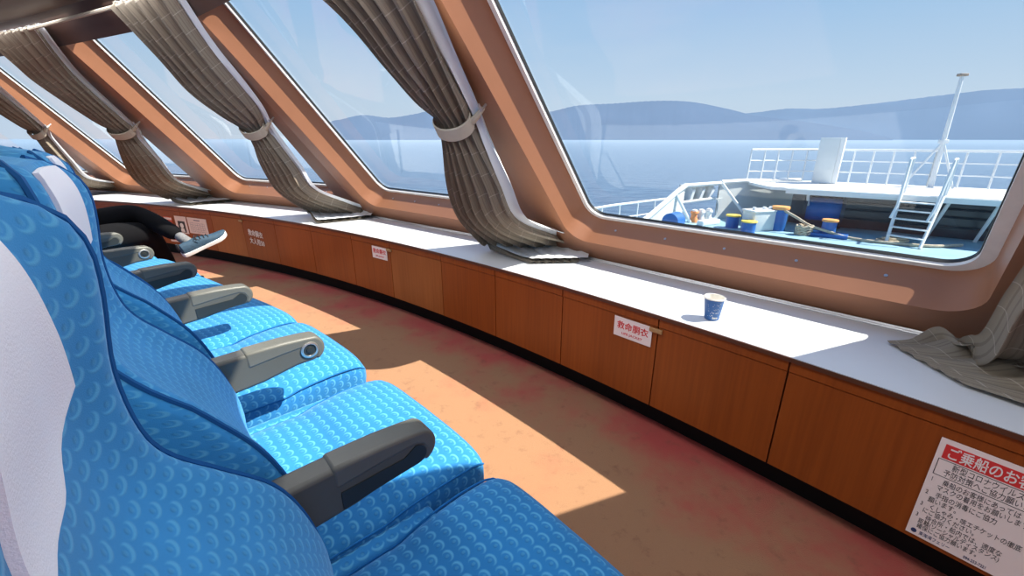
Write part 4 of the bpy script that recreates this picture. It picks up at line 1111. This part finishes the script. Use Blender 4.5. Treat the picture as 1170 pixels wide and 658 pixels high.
tag(rp.build('rope_coil', 'rope'), 'coil of tan rope lying behind the foot of the ladder', 'rope')

# ------------------------------------------------------------------ sea, hills, sky
SZ = -12.0
m = MB(); n = 96; rad = [0, 40, 120, 400, 1500, 6000, 20000]
vs = [Vector((0, 0, SZ))]; fs = []
for r in rad[1:]:
    vs += [Vector((r * math.cos(2 * PI * k / n), r * math.sin(2 * PI * k / n), SZ)) for k in range(n)]
for k in range(n): fs.append((0, 1 + k, 1 + (k + 1) % n))
for i in range(len(rad) - 2):
    for k in range(n): fs.append((1 + i * n + k, 1 + (i + 1) * n + k, 1 + (i + 1) * n + (k + 1) % n, 1 + i * n + (k + 1) % n))
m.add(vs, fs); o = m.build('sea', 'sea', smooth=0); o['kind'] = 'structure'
def hills(name, prof, D, mat, seed):
    rnd = random.Random(seed); rows = []
    K = 8; cols = 220
    az0, az1 = prof[0][0], prof[-1][0]
    ph = [rnd.uniform(0, 6) for _ in range(8)]
    for i in range(K + 1):
        f = i / K; r = []
        for j in range(cols + 1):
            az = az0 + (az1 - az0) * j / cols; el = interp(prof, az)[0]
            h = D * math.tan(math.radians(max(el, 0)))
            dist = D - 1600 + 1600 * f if i < K else D + 100
            rough = sum(math.sin(az * (2.1 + k * 2.7) + ph[k] + f * 3) / (k + 1.6) for k in range(6)) * h * .016 * f
            fine = math.sin(az * 31 + ph[6]) * h * .004 + math.sin(az * 57 + ph[7]) * h * .003
            hh = h * (f ** .8) * (1 + .0) + (rough * (1 - f) * 2.2) + fine * f
            a = math.radians(90 - az); hh *= (dist / D)
            r.append(Vector((dist * math.cos(a), dist * math.sin(a), SZ - 3 + max(0, hh + 15) * (1 if f > 0 else 0))))
        rows.append(r)
    m = MB().loft(rows, ring=False, cap=False); o = m.build(name, mat, smooth=60); o['kind'] = 'structure'
    return o
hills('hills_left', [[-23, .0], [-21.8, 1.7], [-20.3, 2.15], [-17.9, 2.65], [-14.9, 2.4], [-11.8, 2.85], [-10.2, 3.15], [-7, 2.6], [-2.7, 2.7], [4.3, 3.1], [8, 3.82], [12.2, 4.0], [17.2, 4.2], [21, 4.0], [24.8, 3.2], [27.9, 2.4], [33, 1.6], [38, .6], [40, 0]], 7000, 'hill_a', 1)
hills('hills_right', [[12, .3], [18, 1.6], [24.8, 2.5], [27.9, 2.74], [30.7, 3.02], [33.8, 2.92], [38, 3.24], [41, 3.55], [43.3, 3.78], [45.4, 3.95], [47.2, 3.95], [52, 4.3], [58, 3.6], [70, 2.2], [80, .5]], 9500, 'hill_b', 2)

w = bpy.data.worlds.new('sky'); SC.world = w; w.use_nodes = True; t = w.node_tree
for n_ in list(t.nodes): t.nodes.remove(n_)
out = t.nodes.new('ShaderNodeOutputWorld'); bg = t.nodes.new('ShaderNodeBackground'); t.links.new(bg.outputs[0], out.inputs[0])
tc = t.nodes.new('ShaderNodeTexCoord'); sp = t.nodes.new('ShaderNodeSeparateXYZ'); t.links.new(tc.outputs['Generated'], sp.inputs[0])
cr = t.nodes.new('ShaderNodeValToRGB'); t.links.new(sp.outputs[2], cr.inputs[0])
els = cr.color_ramp.elements
els[0].position = 0.0; els[0].color = (.66, .76, .88, 1)
els[1].position = 1.0; els[1].color = (.12, .28, .62, 1)
for p_, c_ in ((.07, (.60, .75, .90)), (.22, (.40, .62, .88)), (.45, (.24, .46, .82))):
    e = els.new(p_); e.color = (*c_, 1)
no = t.nodes.new('ShaderNodeTexNoise'); no.inputs['Scale'].default_value = 2.2; no.inputs['Detail'].default_value = 5
mp = t.nodes.new('ShaderNodeMapping'); mp.inputs['Scale'].default_value = (1, 1, 3.5); t.links.new(tc.outputs['Generated'], mp.inputs[0]); t.links.new(mp.outputs[0], no.inputs['Vector'])
mr = t.nodes.new('ShaderNodeMapRange'); t.links.new(no.outputs[0], mr.inputs[0]); mr.inputs[1].default_value = .5; mr.inputs[2].default_value = .8; mr.inputs[4].default_value = .3
mx = t.nodes.new('ShaderNodeMix'); mx.data_type = 'RGBA'; t.links.new(mr.outputs[0], mx.inputs[0]); t.links.new(cr.outputs[0], mx.inputs[6]); mx.inputs[7].default_value = (.75, .82, .9, 1)
t.links.new(mx.outputs[2], bg.inputs[0]); bg.inputs[1].default_value = 1.0

# ------------------------------------------------------------------ light
sd = bpy.data.lights.new('sun', 'SUN'); sd.energy = 11.5; sd.angle = math.radians(.6); sd.color = (1, .92, .78)
so = bpy.data.objects.new('sun', sd); COL.objects.link(so)
so.rotation_euler = Vector((-.858, .023, -1)).to_track_quat('-Z', 'Y').to_euler(); so.location = (6, 0, 8)
def area(name, loc, size, energy, col=(1, 1, 1), rot=(0, 0, 0)):
    d = bpy.data.lights.new(name, 'AREA'); d.shape = 'RECTANGLE'; d.size, d.size_y = size; d.energy = energy; d.color = col
    o = bpy.data.objects.new(name, d); COL.objects.link(o); o.location = loc; o.rotation_euler = rot; return o
for dg in (36, 46, 56, 66):  # added area fills over the aisle to lift the cabin's shade level
    p_ = arc(dg, 11.35, CZ - .03); area('ceiling_fill', p_, (1.5, .5), 17, (.97, .98, 1), (0, 0, math.radians(dg + 90)))
for dg in (40, 56):  # weaker added fills behind, also only to brighten the interior
    p_ = arc(dg, 9.6, CZ - .03); area('ceiling_fill', p_, (2.4, .6), 9, (1, .97, .93), (0, 0, math.radians(dg + 90)))

# ------------------------------------------------------------------ camera
cd = bpy.data.cameras.new('camera'); cam = bpy.data.objects.new('camera', cd); COL.objects.link(cam)
cd.sensor_width = 36; cd.sensor_fit = 'HORIZONTAL'; cd.lens = 490 / 1170 * 36; cd.clip_start = .02; cd.clip_end = 40000
cam.location = (0, 0, 1.2); cam.rotation_euler = (math.radians(90 - 19.186), 0, 0)
SC.camera = cam
SC.view_settings.view_transform = 'Standard'; SC.view_settings.look = 'None'; SC.view_settings.exposure = 0; SC.view_settings.gamma = 1
